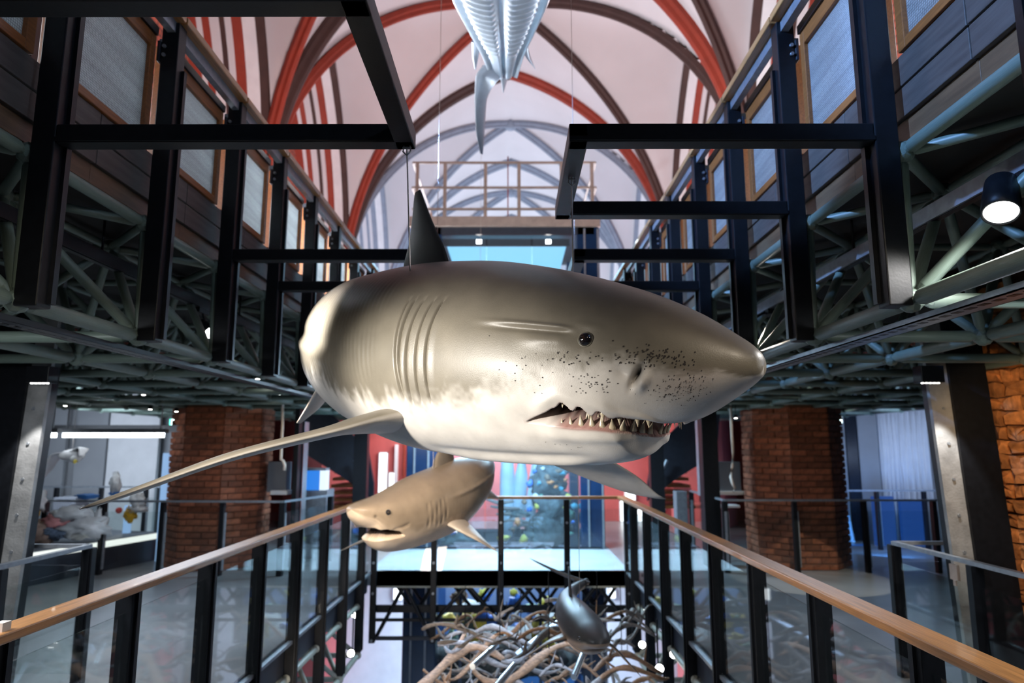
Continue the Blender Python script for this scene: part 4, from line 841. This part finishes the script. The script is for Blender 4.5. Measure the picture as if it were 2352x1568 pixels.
# reef inside the tower
reef=empty('coral_reef',(.6,14.6,0),'dark coral reef column with colourful corals inside the glass tower','reef')
def chunk(par,name,p,r,sq,m,seed,amp=.35,sub=2): o=obj(name,blob(seed,r,sub,amp,1.6,sq),m,par); o.location=p; return o
for i,(px,py,r,sq) in enumerate(((1255,1215,.34,(1,.8,1)),(1265,1160,.33,(1,.8,1.1)),(1255,1110,.32,(1,.8,1)),(1275,1085,.25,(1,.8,.8)),(1240,1240,.3,(1.2,.9,.6)),(1300,1200,.2,(.8,.8,1.1)),(980,1225,.36,(1.3,.8,.55)),(1060,1235,.3,(1.3,.8,.5)),(1190,1180,.15,(1.5,.7,.6)))):
    chunk(reef,'reef_rock',atY(px,py,14.3),r,sq,M['reefrock'],i,.4,3)
CN=['coral_blue','coral_yellow','coral_orange','coral_white','coral_green','coral_teal','coral_brown']
spots=[(1225,1085),(1250,1078),(1280,1082),(1300,1100),(1240,1110),(1265,1105),(1290,1125),(1305,1145),(1312,1180),(1318,1200),(1310,1225),(1215,1110),(1228,1135),(1205,1150),(1190,1195),(1180,1215),(1165,1232),(1150,1238),(1200,1240),(960,1205),(985,1200),(1010,1215),(1040,1222),(940,1215),(1075,1228),(1000,1232),(1255,1095),(1275,1120),(1295,1085),(1235,1160),(1318,1160),(1300,1165),(1245,1140),(1215,1170)]
for i,(px,py) in enumerate(spots):
    p=atY(px+random.uniform(-3,3),py+random.uniform(-3,3),13.95+random.uniform(0,.2)); c=M[CN[(i*3+i//5)%7]]
    if 1145<px<1210 and py>1225: c=M['coral_yellow']
    chunk(reef,'coral',p,random.uniform(.04,.085),(1,.8,random.uniform(.6,1.2)),c,100+i,.45,2)
reef2=empty('lower_coral_reef',(0,14.5,-4),'yellow and green coral reef seen below the bridge','reef')
for i in range(16): chunk(reef2,'reef_rock',V3(random.uniform(-1.2,1.2),random.uniform(14.2,15.2),random.uniform(-3.6,-1.2)),random.uniform(.3,.5),(1.2,.8,.8),M['reefrock'],40+i,.4,2)
for i in range(44): chunk(reef2,'coral',V3(random.uniform(-1.3,1.2),13.85+random.uniform(0,.2),random.uniform(-2.1,-.75)),random.uniform(.07,.15),(1,.8,random.uniform(.6,1.2)),M[random.choice(['coral_yellow','coral_yellow','coral_green','coral_blue','coral_brown'])],200+i,.45,2)
sc=empty('pale_sculpture',(0,15,0),'pale blue smooth sculpture beside the coral reef','sculpture')
for px,r,h,ln in((1165,.17,2.2,.0),(1190,.15,2.4,.12),(1215,.12,2.0,.22)):
    p=atZ(px,1225,.05); p=V3(atY(px,1200,15.2).x,15.2,.0); tube('fold',[(p,r*.7),(p+V3(ln*.2,0,.6),r),(p+V3(ln*.6,0,1.3),r*.95),(p+V3(ln,0,h),r*.6)],M['ice'],sc,14)
for i in range(5):
    a=atY(1180+i*14,1150+i*18,14.2); o=tube('kelp_branch',[(a,.03),(a+V3(-.3,.05,-.05+.05*i),.045),(a+V3(-.6,0,.05),.02)],M['drift'],reef,8)
# small tropical fish model by the tower
ff=empty('fish_model',(-.6,12.8,1.8),'small white and yellow fish model in front of the tower','fish')
a=atY(1100,1075,12.8); obj('body',blob(77,.16,3,.05,1,(1.4,.4,.55)),M['coral_white'],ff).location=a
fin('tail_fin',[(a+V3(-.18,0,0),a+V3(-.3,0,.02),.03),(a+V3(-.28,0,.1),a+V3(-.36,0,.12),.008)],ff,M['skin'],(.6,.5,.1),(.6,.5,.1),8,8)
wire('thin wire holding the small fish model',a+V3(0,0,.07),(a.x,a.y,11.8),.003)
# ================================================================== stairs at both sides of the tower
for s,nm in((-1,'left'),(1,'right')):
    mx=lambda px: px if s<0 else 2360-px-14
    st=empty('staircase',(s*3.4,14.2,0),'%s staircase with black solid parapet and wooden treads'%nm,'stairs')
    pts=[atY(mx(px),py,14.0) for px,py in((845,1034),(858,1108),(858,1150),(790,1098),(700,1042),(690,925),(735,925))]
    if s>0: pts=pts[::-1]
    prism('parapet',pts,(0,.12,0),M['navy'],st)
    for i in range(6):
        a=atY(mx(748+i*4),1164-i*16,14.2); b=atY(mx(832-i*6),1164-i*16,14.2); x0,x1=sorted((a.x,b.x)); box('tread',(x0,x1,14.2,15.3,a.z-.03,a.z+.03),M['orange'],st,.004)
    a=atY(mx(826),1145,13.9); box('end_post',(a.x-.045,a.x+.045,13.82,13.9,0,atY(mx(826),1080,13.9).z),M['steel'],st); b=atY(mx(840),1062,13.9)
    rod('hand_grip',(a.x,13.86,atY(mx(826),1085,13.9).z),(a.x+s*-.0+(-.12*s*-1),13.86,atY(mx(826),1062,13.9).z+.05),.03,M['steel'],st,8)
    box('side_column',(min(s*2.72,s*2.98)-.1,max(s*2.72,s*2.98)-.1,13.3,13.5,0,3.3),M['black'],st)
    # red doors seen under the treads
    a=atY(mx(755),1200,16.5);b=atY(mx(800),1120,16.5); x0,x1=sorted((a.x,b.x)); struct(box('door_%d'%(1 if s<0 else 2),(x0,x1,16.5,16.6,0,b.z),M['pinkwall']))
# ================================================================== raking black columns with lit flank
for s,nm,xa in((-1,'left',-3.90),(1,'right',3.48)):
    c=empty('steel_column',(xa+s*.15,5.6,0),'black raking steel column with lit grey flank on the %s'%nm,'column')
    tl=-s*.16
    def slab(name,d0,d1,y0,y1,m):
        x0,x1=sorted((xa+s*d0,xa+s*d1)); pts=[(x0,y0,0),(x1,y0,0),(x1,y1,0),(x0,y1,0)]; prism(name,pts,(tl,0,3.3),M[m],c)
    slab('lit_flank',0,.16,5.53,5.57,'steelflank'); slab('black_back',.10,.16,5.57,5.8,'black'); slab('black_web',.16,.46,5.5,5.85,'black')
    for q in range(9): rod('rivet',(xa+s*.09+tl*(.25+q*.28)/3.3,5.53,.25+q*.28),(xa+s*.09+tl*(.25+q*.28)/3.3,5.52,.25+q*.28),.012,M['steel'],c,8)
    lx=xa+tl*.72; f=empty('column_lamp',(lx,5.35,2.45),'small black lamp with a row of white LEDs beside the %s column'%nm,'lamp')
    lx+=-.10 if s>0 else .06
    box('housing',(lx-.09,lx+.09,5.30,5.42,2.40,2.53),M['black'],f,.005)
    for q in range(5): box('led',(lx-.07+q*.031,lx-.056+q*.031,5.335,5.35,2.394,2.40),M['led'],f)
    rod('lamp_arm',(lx,5.42,2.48),(lx+s*.1,5.56,2.48),.012,M['black'],f,8)
# ================================================================== track spotlights
def spotlight(label,loc,aim,r=.062,power=60,track=None,col=NEUT):
    loc=Vector(loc); d=(Vector(aim)-loc).normalized(); rot=Vector((0,0,1)).rotation_difference(d)
    f=empty('track_spotlight',loc,label,'spotlight')
    lathe('housing',[(r*.75,-.20),(r*.95,-.19),(r*1.12,-.06),(r*1.12,0),(r*1.0,.002),(r*.98,-.012),(.001,-.012)],M['black'],f,28,loc,rot)
    lathe('lens',[(.001,-.008),(r*.96,-.006),(r*.96,-.010)],M['led'],f,28,loc,rot)
    top=Vector((loc.x if track is None else track,loc.y,3.05)); 
    b=loc-d*.10; rod('stem',b+Vector((0,0,.02)),(top.x,b.y,3.05),.010,M['black'],f,8); box('adapter',(top.x-.03,top.x+.03,b.y-.09,b.y+.09,3.005,3.048),M['black'],f)
    lamp('SPOT','spot_beam',loc+d*.02,aim,power,col,r*.8,165 if power==60 and r>.063 else 70,.3 if r>.063 else .6)
spotlight('bright round spotlight under the right gallery near the picture edge',(2.02,2.72,2.86),(1.67,2.35,2.06),.064,60,2.16)
spotlight('round spotlight right of the shark snout',(1.95,5.62,2.90),(.9,3.8,2.2),.06,60,2.16,WARM)
spotlight('small bright spotlight deep in the left space frame',(-2.5,5.55,2.83),(-.9,4.2,1.6),.05,40,-2.62,WARM)
dl=0
for i,(px,py,Y,c) in enumerate(((218,893,9,0),(250,908,9.5,0),(330,907,10,0),(150,932,11,0),(345,940,11,0),(592,870,8,1),(600,865,8,1),(640,905,10,0),(405,945,11,0),(1850,880,9,0),(2250,884,9,0),(1690,960,11,0),(255,900,10,0),(170,910,10,0))):
    p=atY(px,py,Y); o=empty('downlight',p); lathe('lens',[(.026,0),(.024,-.002),(.001,-.003)],M['led'],o,12,p); lathe('housing',[(.006,3.34-p.z),(.006,.06),(.03,.05),(.032,0),(.028,.001)],M['black'],o,12,p); tag(o,'tiny downlight dot among the dark ceiling struts','downlight','tiny ceiling downlights')
# ================================================================== balustrades of the side halls
def rail(label,path,z=1.10,step=1.0,m='steel',pm='black',glass=True):
    t=empty('side_balustrade',(path[0][0],path[0][1],0),label,'balustrade'); 
    for (x0,y0),(x1,y1) in zip(path[:-1],path[1:]):
        a=Vector((x0,y0,0));b=Vector((x1,y1,0));d=(b-a);L=d.length;u=d/L;w=Vector((-u.y,u.x,0)); n=max(1,round(L/step))
        def bar(name,p,q,hw,za,zb,mm):
            v=[p-w*hw,q-w*hw,q+w*hw,p+w*hw]; prism(name,[(c.x,c.y,za) for c in v],(0,0,zb-za),M[mm],t)
        bar('handrail',a,b,.025,z-.03,z,m)
        for k in range(n+1):
            p=a+u*(L*k/n); bar('post',p-u*.03,p+u*.03,.045,0,z-.03,pm); bar('glass_edge',p+u*.035,p+u*.055,.02,.08,.92,'steel')
            if k<n: q=a+u*(L*(k+1)/n); 
            if k<n and glass: bar('glass_pane',p+u*.06,q-u*.06,.005,.08,.93,'glass')
rail('near left side balustrade with slim steel rail round the stairwell',[(-3.55,-1.2),(-3.55,5.9),(-6.6,5.9)])
rail('near right side balustrade with slim steel rail round the stairwell',[(3.28,-1.2),(3.28,6.1),(6.4,6.1)])
rail('far left balustrade in front of the brick pier',[(-7.2,10.75),(-3.5,10.6),(-3.15,12.0)])
rail('far right balustrade in front of the brick pier',[(3.35,13.2),(3.28,10.9),(7.6,10.9)])
rail('rearmost right balustrade before the blue-lit curtain',[(6.0,13.3),(9.6,13.3)])
rail('rearmost left balustrade behind the display platform',[(-9.8,13.6),(-6.3,13.6)],1.15)
# ================================================================== left hall: display platform with litter and gulls
pl=empty('display_platform',(-8,11,0),'low dark display platform with lit white edge in the left hall','platform')
PP=[(-6.8,9.5),(-6.1,12.1),(-10,13.3),(-10.4,9.5)]
prism('base',[(x,y,0) for x,y in PP][::-1],(0,0,.40),M['navy'],pl); prism('top',[(x*1.0,y,.40) for x,y in PP][::-1],(0,0,.06),M['darkgrey'],pl)
M['edge']=emis('lit_white_edge',(.9,.95,.9),1.1)  # emission puts the lit look into the platform's white edge
a,b=Vector((-6.8,9.5,0)),Vector((-6.1,12.1,0)); w=Vector((.03,-.01,0)); prism('edge_strip',[(a+w*.2).to_tuple()[:2]+(.36,),(b+w*.2).to_tuple()[:2]+(.36,),(b+w).to_tuple()[:2]+(.36,),(a+w).to_tuple()[:2]+(.36,)],(0,0,.09),M['edge'],pl)
for i,(px0,px1,py,Y) in enumerate(((84,128,999,10.6),(146,376,999,10.9))):
    a=atY(px0,py,Y);b=atY(px1,py,Y); t=empty('led_bar',(a.x,Y,a.z),('short' if i==0 else 'long')+' glowing white LED bar over the display platform','lamp'); box('tube',(a.x,b.x,Y-.03,Y+.03,a.z-.035,a.z+.035),M['ledcool'],t); box('carrier',(a.x-.05,b.x+.05,Y-.05,Y+.06,a.z+.036,a.z+.10),M['darkgrey'],t)
    for x in(a.x+.05,b.x-.05): rod('drop_rod',(x,Y,a.z+.1),(x,Y,3.33),.012,M['steel'],t,8)
o=box('ceiling_beam',(atY(60,980,11.3).x,atY(420,980,11.3).x,11.25,11.4,atY(80,992,11.3).z,atY(80,976,11.3).z),M['darkgrey']); tag(o,'dark horizontal beam above the LED bars','beam')
for i,(px0,px1,m) in enumerate(((60,140,'greywall'),(165,235,'greywall'),(240,355,'white'))):
    a=atY(px0,1120,14.3);b=atY(px1,1120,14.3); o=box('wall_panel',(a.x,b.x,14.3,14.4,0,3.0),M[m]); tag(o,['leftmost grey exhibition panel behind the gull','middle grey exhibition panel behind the litter','white exhibition panel left of the brick pier'][i],'panel')
for px in(285,365):
    p=atZ(px,1288,.0); o=box('glass_post',(p.x-.05,p.x+.05,p.y-.04,p.y+.04,0,atY(px,1160 if px<300 else 1040,p.y).z),emis('blue_lit_post',(.35,.6,1),.7)); tag(o,'pale blue-lit glass upright %s of the display platform'%('in front' if px<300 else 'at the right end'),'post')  # emission stands in for blue light on the glass uprights
gl=empty('gull_model',(-7.4,11,1.7),'white gull model with spread grey wings flying over the litter','bird')
M['feather']=mat('white_feathers',(.75,.76,.78),.7,0,.08,10); GA=(.30,.31,.34); GWt=(.75,.76,.78)
g0=atY(165,1045,11.0); obj('body',blob(61,.13,3,.05,1,(1.5,1.0,.75)),M['feather'],gl).location=g0; obj('head',blob(62,.07,2,.03,1,(1.2,.9,.9)),M['feather'],gl).location=g0+V3(.14,-.12,-.06)
lathe('beak',[(.03,0),(.015,.06),(.002,.10)],M['coral_yellow'],gl,10,g0+V3(.18,-.18,-.09),Vector((0,0,1)).rotation_difference(V3(.4,-1,-.5)))
fin('wing',[(g0+V3(0,-.1,.05),g0+V3(0,.15,.05),.05),(g0+V3(-.25,-.1,.02),g0+V3(-.22,.14,.0),.04),(g0+V3(-.42,-.05,-.25),g0+V3(-.38,.1,-.26),.03),(g0+V3(-.56,0,-.46),g0+V3(-.54,.02,-.47),.01)],gl,M['skin'],GA,GWt,16,12,(.03,.03,.03))
fin('wing',[(g0+V3(0,-.1,.05),g0+V3(0,.15,.05),.05),(g0+V3(.18,-.15,.12),g0+V3(.2,.1,.1),.04),(g0+V3(.24,-.2,-.02),g0+V3(.26,-.1,0),.02)],gl,M['skin'],GA,GWt,14,12)
wire('thin wire holding the gull over the display platform',g0+V3(0,0,.06),(g0.x,g0.y,3.3),.003)
M['plastic']=mat('translucent_plastic',(.72,.75,.78),.35,0,.15,8); M['redplastic']=mat('red_plastic',(.6,.06,.05),.4); M['yellowplastic']=mat('yellow_plastic',(.75,.42,.03),.4); M['blueplastic']=mat('blue_plastic',(.05,.2,.55),.4); M['net']=mat('blue_grey_net',(.16,.22,.32),.8,0,.5,30,.6,60); M['pinkplastic']=mat('pink_plastic',(.7,.3,.3),.4); M['brownbag']=mat('brown_sack',(.32,.22,.18),.7,0,.2,10)
for i,(px,py,r,sq,m,lb) in enumerate(((92,1222,.20,(1.3,.9,.8),'brownbag','brown sack at the left end of the litter pile'),(135,1222,.16,(1.5,.9,.6),'net','blue-grey tangled net in the litter pile'),(130,1195,.15,(1.2,.8,.8),'pinkplastic','pink-red plastic bag in the litter pile'),(165,1180,.18,(1.6,.8,.6),'plastic','crumpled clear plastic sheet on top of the litter pile'),(200,1212,.20,(1.6,.9,.7),'plastic','large crumpled white plastic bag in the litter pile'),(208,1228,.08,(1.6,.8,.5),'redplastic','red plastic scrap under the white bag'),(112,1216,.05,(1,1,1),'yellowplastic','small yellow float in the litter pile'),(225,1190,.09,(.5,.5,1.6),'plastic','upright white plastic bottle on the litter pile'),(300,1180,.11,(.9,.6,1.0),'yellowplastic','yellow canister at the right end of the platform'),(315,1170,.10,(1.5,.8,.5),'plastic','white foam scraps beside the yellow canister'),(273,1172,.05,(1,1,1),'redplastic','red ball beside the blue upright'),(80,1150,.16,(.9,.9,1.1),'plastic','white head-shaped plastic lump by the black column'),(76,1176,.10,(1,.8,.7),'yellowplastic','yellow block under the white lump'),(315,1150,.14,(.8,.7,1.0),'plastic','hanging pale plastic bag near the brick pier'),(265,1110,.13,(.6,.6,1.3),'plastic','white plastic bag hanging above the platform'),(262,1133,.06,(1.2,.8,.6),'blueplastic','blue plastic piece hanging below the white bag'),(200,1139,.10,(1.6,.5,.4),'blueplastic','flat blue plastic crate lid behind the litter'))):
    Y=10.6 if px<250 else 11.2; p=atY(px,py,Y); o=obj('litter_piece',blob(300+i,r,3,.38 if 'float' not in lb and 'ball' not in lb else .02,3.2,sq),M[m]); o.location=p; tag(o,lb,'litter')
o=box('dark_planter',(atY(138,1150,12.2).x,atY(190,1150,12.2).x,12.0,12.4,.46,atY(160,1140,12.2).z),M['darkgrey'],None,.02); tag(o,'dark grey box behind the litter pile','box')
# white wall-hung cables
def cable(label,pts,Y,r=.022): o=tube('hanging_cable',[(atY(x,y,Y),r) for x,y in pts],M['cablewhite'],None,8); tag(o,label,'cable')
cable('white cable hanging with a loose hook end left of the black post',[(649,840),(649,975),(647,1010),(646,1040),(645,1055),(650,1057),(654,1068),(653,1080)],10.8)
cable('white wavy cable hanging left of the right brick pier',[(1675,880),(1681,1000),(1684,1040),(1682,1070),(1678,1095),(1683,1112),(1688,1120),(1684,1130)],11.2)
# exhibits between pier and tower, left
o=empty('blue_display_box',(-3.3,12.2,1.1),'glowing blue display box on a grey cabinet left of the stairs','display'); a=atY(698,1125,12.2);b=atY(750,1080,12.2)
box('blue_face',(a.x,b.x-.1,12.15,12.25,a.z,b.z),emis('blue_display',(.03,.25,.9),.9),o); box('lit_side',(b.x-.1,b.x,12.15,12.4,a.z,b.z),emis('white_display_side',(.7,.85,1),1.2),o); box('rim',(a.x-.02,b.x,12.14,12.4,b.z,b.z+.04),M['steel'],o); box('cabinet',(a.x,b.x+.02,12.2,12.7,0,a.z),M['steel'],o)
for i,(p0,p1,q0,q1,Y,m,lb) in enumerate(((612,660,1060,1130,11.6,'darkgrey','grey sloped console left of the black post'),(620,660,1126,1136,11.5,'white','white shelf edge under the grey console'),(664,690,930,1240,11.4,'black','black square post left of the staircase'),(690,700,968,1200,11.6,'steel','slim lit steel upright left of the staircase'),(1612,1622,962,1140,11.6,'steel','slim lit steel upright right of the staircase'),(1622,1645,930,1240,11.4,'black','black square post right of the staircase'),(1555,1578,1128,1190,12.6,'steel','grey cabinet beside the right staircase'),(1650,1700,1060,1128,12.4,'darkgrey','dark console left of the right brick pier'),(1650,1720,1128,1136,12.3,'cablewhite','pale shelf under the right console'),(1650,1700,1160,1166,12.2,'white','pale ledge behind the right balustrade'))):
    a=atY(p0,q1,Y);b=atY(p1,q0,Y); z0=0 if q1>=1190 else a.z; o=box('upright' if q1-q0>150 else 'console',(a.x,b.x,Y,Y+.25,z0,b.z),M[m],None,.008); tag(o,lb,'post' if q1-q0>150 else 'console')
# ================================================================== right hall
for i,(p0,p1,m,lb) in enumerate(((1896,1948,'greywall','grey panel beside the right brick pier'),(1950,1976,'navy','dark navy upright between the grey panels'),(1978,2024,'greywall','grey panel with a brown shadowed edge'),(2026,2072,'white','wide pale curtain panel in the right hall'),(2074,2140,'white','rightmost pale curtain panel in the right hall'))):
    a=atY(p0,1100,14.5);b=atY(p1,1100,14.5); n=24; V=[];Fc=[]
    for q in range(n+1):
        x=a.x+(b.x-a.x)*q/n; y=14.5+(.05*math.sin(q*1.3) if 'curtain' in lb else 0); V+=[(x,y,0),(x,y,3.1),(x,y+.08,3.1),(x,y+.08,0)]
    for q in range(n):
        for r_ in range(4): Fc.append((q*4+r_,q*4+(r_+1)%4,(q+1)*4+(r_+1)%4,(q+1)*4+r_))
    Fc+=[(0,1,2,3),(4*n+3,4*n+2,4*n+1,4*n)]; o=obj('hall_panel',mesh(V,Fc,True),M[m]); tag(o,lb,'panel')
for i,(p0,p1,q0,q1) in enumerate(((2012,2052,1140,1222),(2075,2122,1150,1228),(1930,1990,1250,1290))):
    a=atY(p0,q1,13.8);b=atY(p1,q0,13.8); o=box('blue_light_box',(a.x,b.x,13.8,13.9,0,b.z),M['blueglow']); tag(o,['left blue glowing panel behind the right balustrade','right blue glowing panel behind the right balustrade','low blue glowing panel by the right brick pier'][i],'light box')
for i,(px,py,Y,lb) in enumerate(((402,970,12.4,'green exit sign beside the left brick pier'),(1922,964,12.6,'green exit sign beside the right brick pier'),(768,1382,13.5,'green exit sign on the lower level'))):
    p=atY(px,py,Y); e=empty('exit_sign',p,lb,'sign'); w=.09 if i<2 else .13
    box('sign_face',(p.x-w*.6,p.x+w,Y-.02,Y,p.z-.06,p.z+.06),M['exitw'],e); box('green_end',(p.x-w,p.x-w*.6,Y-.02,Y,p.z-.06,p.z+.06),M['exit'],e); box('sign_case',(p.x-w-.01,p.x+w+.01,Y,Y+.05,p.z-.07,p.z+.07),M['black'],e); rod('sign_rod',(p.x,Y+.02,p.z+.07),(p.x,Y+.02,3.34 if p.z>0 else p.z+.9),.008,M['black'],e,8)
# poster / exhibits at far right
for p0,p1,q0,q1,m,lb in((2243,2265,968,1062,'white','narrow framed picture behind the right column'),(2280,2296,962,1010,'pinkplastic','pink poster strip beside the rough pier')):
    a=atY(p0,q1,9.5);b=atY(p1,q0,9.5); o=box('poster',(a.x,b.x,9.56,9.6,a.z,b.z),M[m]); tag(o,lb,'poster')
o=box('poster_wall',(6.2,9.4,9.6,9.7,0,2.5),M['darkgrey']); tag(o,'dark grey partition behind the rough brick pier','partition')
# small clips
a=atX(2199,1316,3.27); cl=empty('brass_clip',a,'small brass clip on the right side glass','clip'); box('plate',(3.25,3.27,a.y-.03,a.y+.06,a.z-.05,a.z+.06),M['bronze'],cl); box('tab',(3.245,3.255,a.y-.01,a.y+.02,a.z-.09,a.z-.05),M['bronze'],cl)
a=atX(8,1425,-2.12); o=box('label_card',(-2.14,-2.10,a.y-.03,a.y+.02,1.15,1.185),M['cablewhite']); tag(o,'small beige card standing on the left handrail','card')
# ================================================================== driftwood sculpture in the lower opening
def branch(seed,p,d,L,r,bend,m):
    q=random.Random(seed); p=Vector(p); d=Vector(d).normalized(); path=[]; side=d.cross(Vector((0,0,1))).normalized()
    ph=q.uniform(0,6); n=12
    for i in range(n+1):
        t=i/n; w=p+d*(L*(t-.5))+Vector((0,0,1))*(bend*math.sin(t*math.pi*1.5+ph)*L*.22)+side*(bend*.25*L*math.sin(t*5+ph*1.7))
        path.append((w,r*(.35+.65*math.sin(math.pi*min(1,.12+t*.86)))*(1+.25*math.sin(t*17+ph))))
    ps=[path]
    for j in range(q.randint(1,2)):
        i=q.randint(3,9); a,ra=path[i]; dd=(d*q.uniform(-.3,1)+side*q.uniform(-1,1)+Vector((0,0,q.uniform(-.2,.7)))).normalized(); l=L*q.uniform(.2,.38)
        ps.append([(a,ra*.6),(a+dd*l*.5+Vector((0,0,.02)),ra*.42),(a+dd*l+Vector((0,0,q.uniform(-.05,.1))),ra*.08)])
    return tubemesh(ps,9)
q=random.Random(11); cnt=0
def addbranch(p,d,L,r,bend,m):
    global cnt
    c=Vector(p); o=obj('driftwood_branch',branch(500+cnt,(0,0,0),d,L,r,bend,m),M[m]); o.location=c
    tag(o,'gnarled grey-brown driftwood branch hanging in the tangle below the bridge','driftwood','driftwood branches hanging in the lower opening'); cnt+=1
for i in range(64):
    Y=q.uniform(7.2,10.3); px=q.uniform(1010,1460); py=q.uniform(1415,1600)-(10.2-Y)*4
    if py<1440 and not(1090<px<1460): continue
    p=atY(px,py,Y)
    if abs(p.x+.2)>1.75 or p.z<-3.6: continue
    an=q.gauss(0,.55); d=(math.cos(an),math.sin(an)*.8,q.gauss(0,.22))
    addbranch(p,d,q.uniform(.4,.85),q.uniform(.014,.030),q.uniform(.4,.9),q.choice(['drift','drift','bark']))
for px,py,Y,L,r,dx,dz in((1040,1535,7.3,1.15,.085,(1,.1,.12),0),(1200,1525,7.6,1.2,.075,(1,-.2,.1),0),(1250,1480,7.4,1.1,.06,(1,.3,-.1),0),(1310,1575,7.4,1.2,.085,(1,.1,-.05),0),(1130,1470,7.8,1.0,.05,(1,0,.15),0),(1440,1525,7.4,.75,.05,(1,0,.05),0),(1430,1460,8.2,.8,.045,(1,0,.05),0),(1330,1400,9.2,1.0,.05,(1,0,-.1),0),(1090,1500,7.6,.9,.06,(1,.2,-.2),0),(1180,1440,8.4,1.0,.05,(1,.1,.05),0),(1090,1460,8.0,.7,.045,(1,.1,.1),0)):
    addbranch(atY(px,py,Y),dx,L*.9,r*.62,.6,'drift' if px%20 else 'bark')
M['pole']=mat('bright_metal_pole',(.5,.55,.6),.25,.7)
for i,(a,b,Y) in enumerate((((1185,1505),(1300,1415),7.6),((1318,1555),(1348,1480),6.8),((1120,1600),(1180,1528),6.0),((1085,1530),(1140,1480),6.9))):
    A_=atY(*a,Y);B_=atY(*b,Y+.5); o=rod('support_pole',A_,B_,.032,M['pole'],None,12); tag(o,['longest slanted pole in the middle of the driftwood','short slanted pole under the small grey shark','thick pole at the bottom edge of the driftwood','thin slanted pole at the left of the driftwood'][i],'pole')
for i in range(14):
    px=q.uniform(1050,1450); Y=q.uniform(7,10); p=atY(px,q.uniform(1450,1540),Y); o=rod('driftwood_wire',p,(p.x,p.y,p.z+q.uniform(.5,.9)),.005,M['black'],None,6); tag(o,'thin black wire among the hanging driftwood','wire','wires among the driftwood')
# ================================================================== lower level things
bg=obj('white_sack',blob(401,.42,3,.3,1.8,(1.3,.9,.55)),M['plastic']); bg.location=V3(-2.25,12.9,-3.78); tag(bg,'big white sack lying on the lower floor at the left','sack')
bg=obj('blue_sack',blob(402,.36,3,.3,1.8,(1.4,.9,.5)),M['blueplastic']); bg.location=V3(-1.75,12.2,-3.82); tag(bg,'blue sack beside the white sack on the lower floor','sack')
for i,(px,py,Y) in enumerate(((814,1412,12.0),(1480,1400,10.5),(1475,1480,9.5),(806,1500,9.5),(1548,1502,8.0),(1515,1535,8.0))):
    p=atY(px,py,Y); f=empty('lower_spotlight',p,['small spotlight glowing below the left bridge end','small spotlight glowing below the right bridge end','small white lamp under the right walkway','tilted white lamp under the left walkway','small lamp with green glow under the right walkway','lowest white lamp under the right walkway'][i],'spotlight')
    rot=Vector((0,0,1)).rotation_difference((CAM-p).normalized()); lathe('housing',[(.04,-.14),(.055,-.02),(.055,0),(.045,.002)],M['black'],f,16,p,rot); lathe('lens',[(.001,.006),(.044,.004),(.044,.002)],M['led'],f,16,p,rot); rod('stem',p+V3(0,.08,.02),p+V3(0,.08,.5),.01,M['black'],f,8)
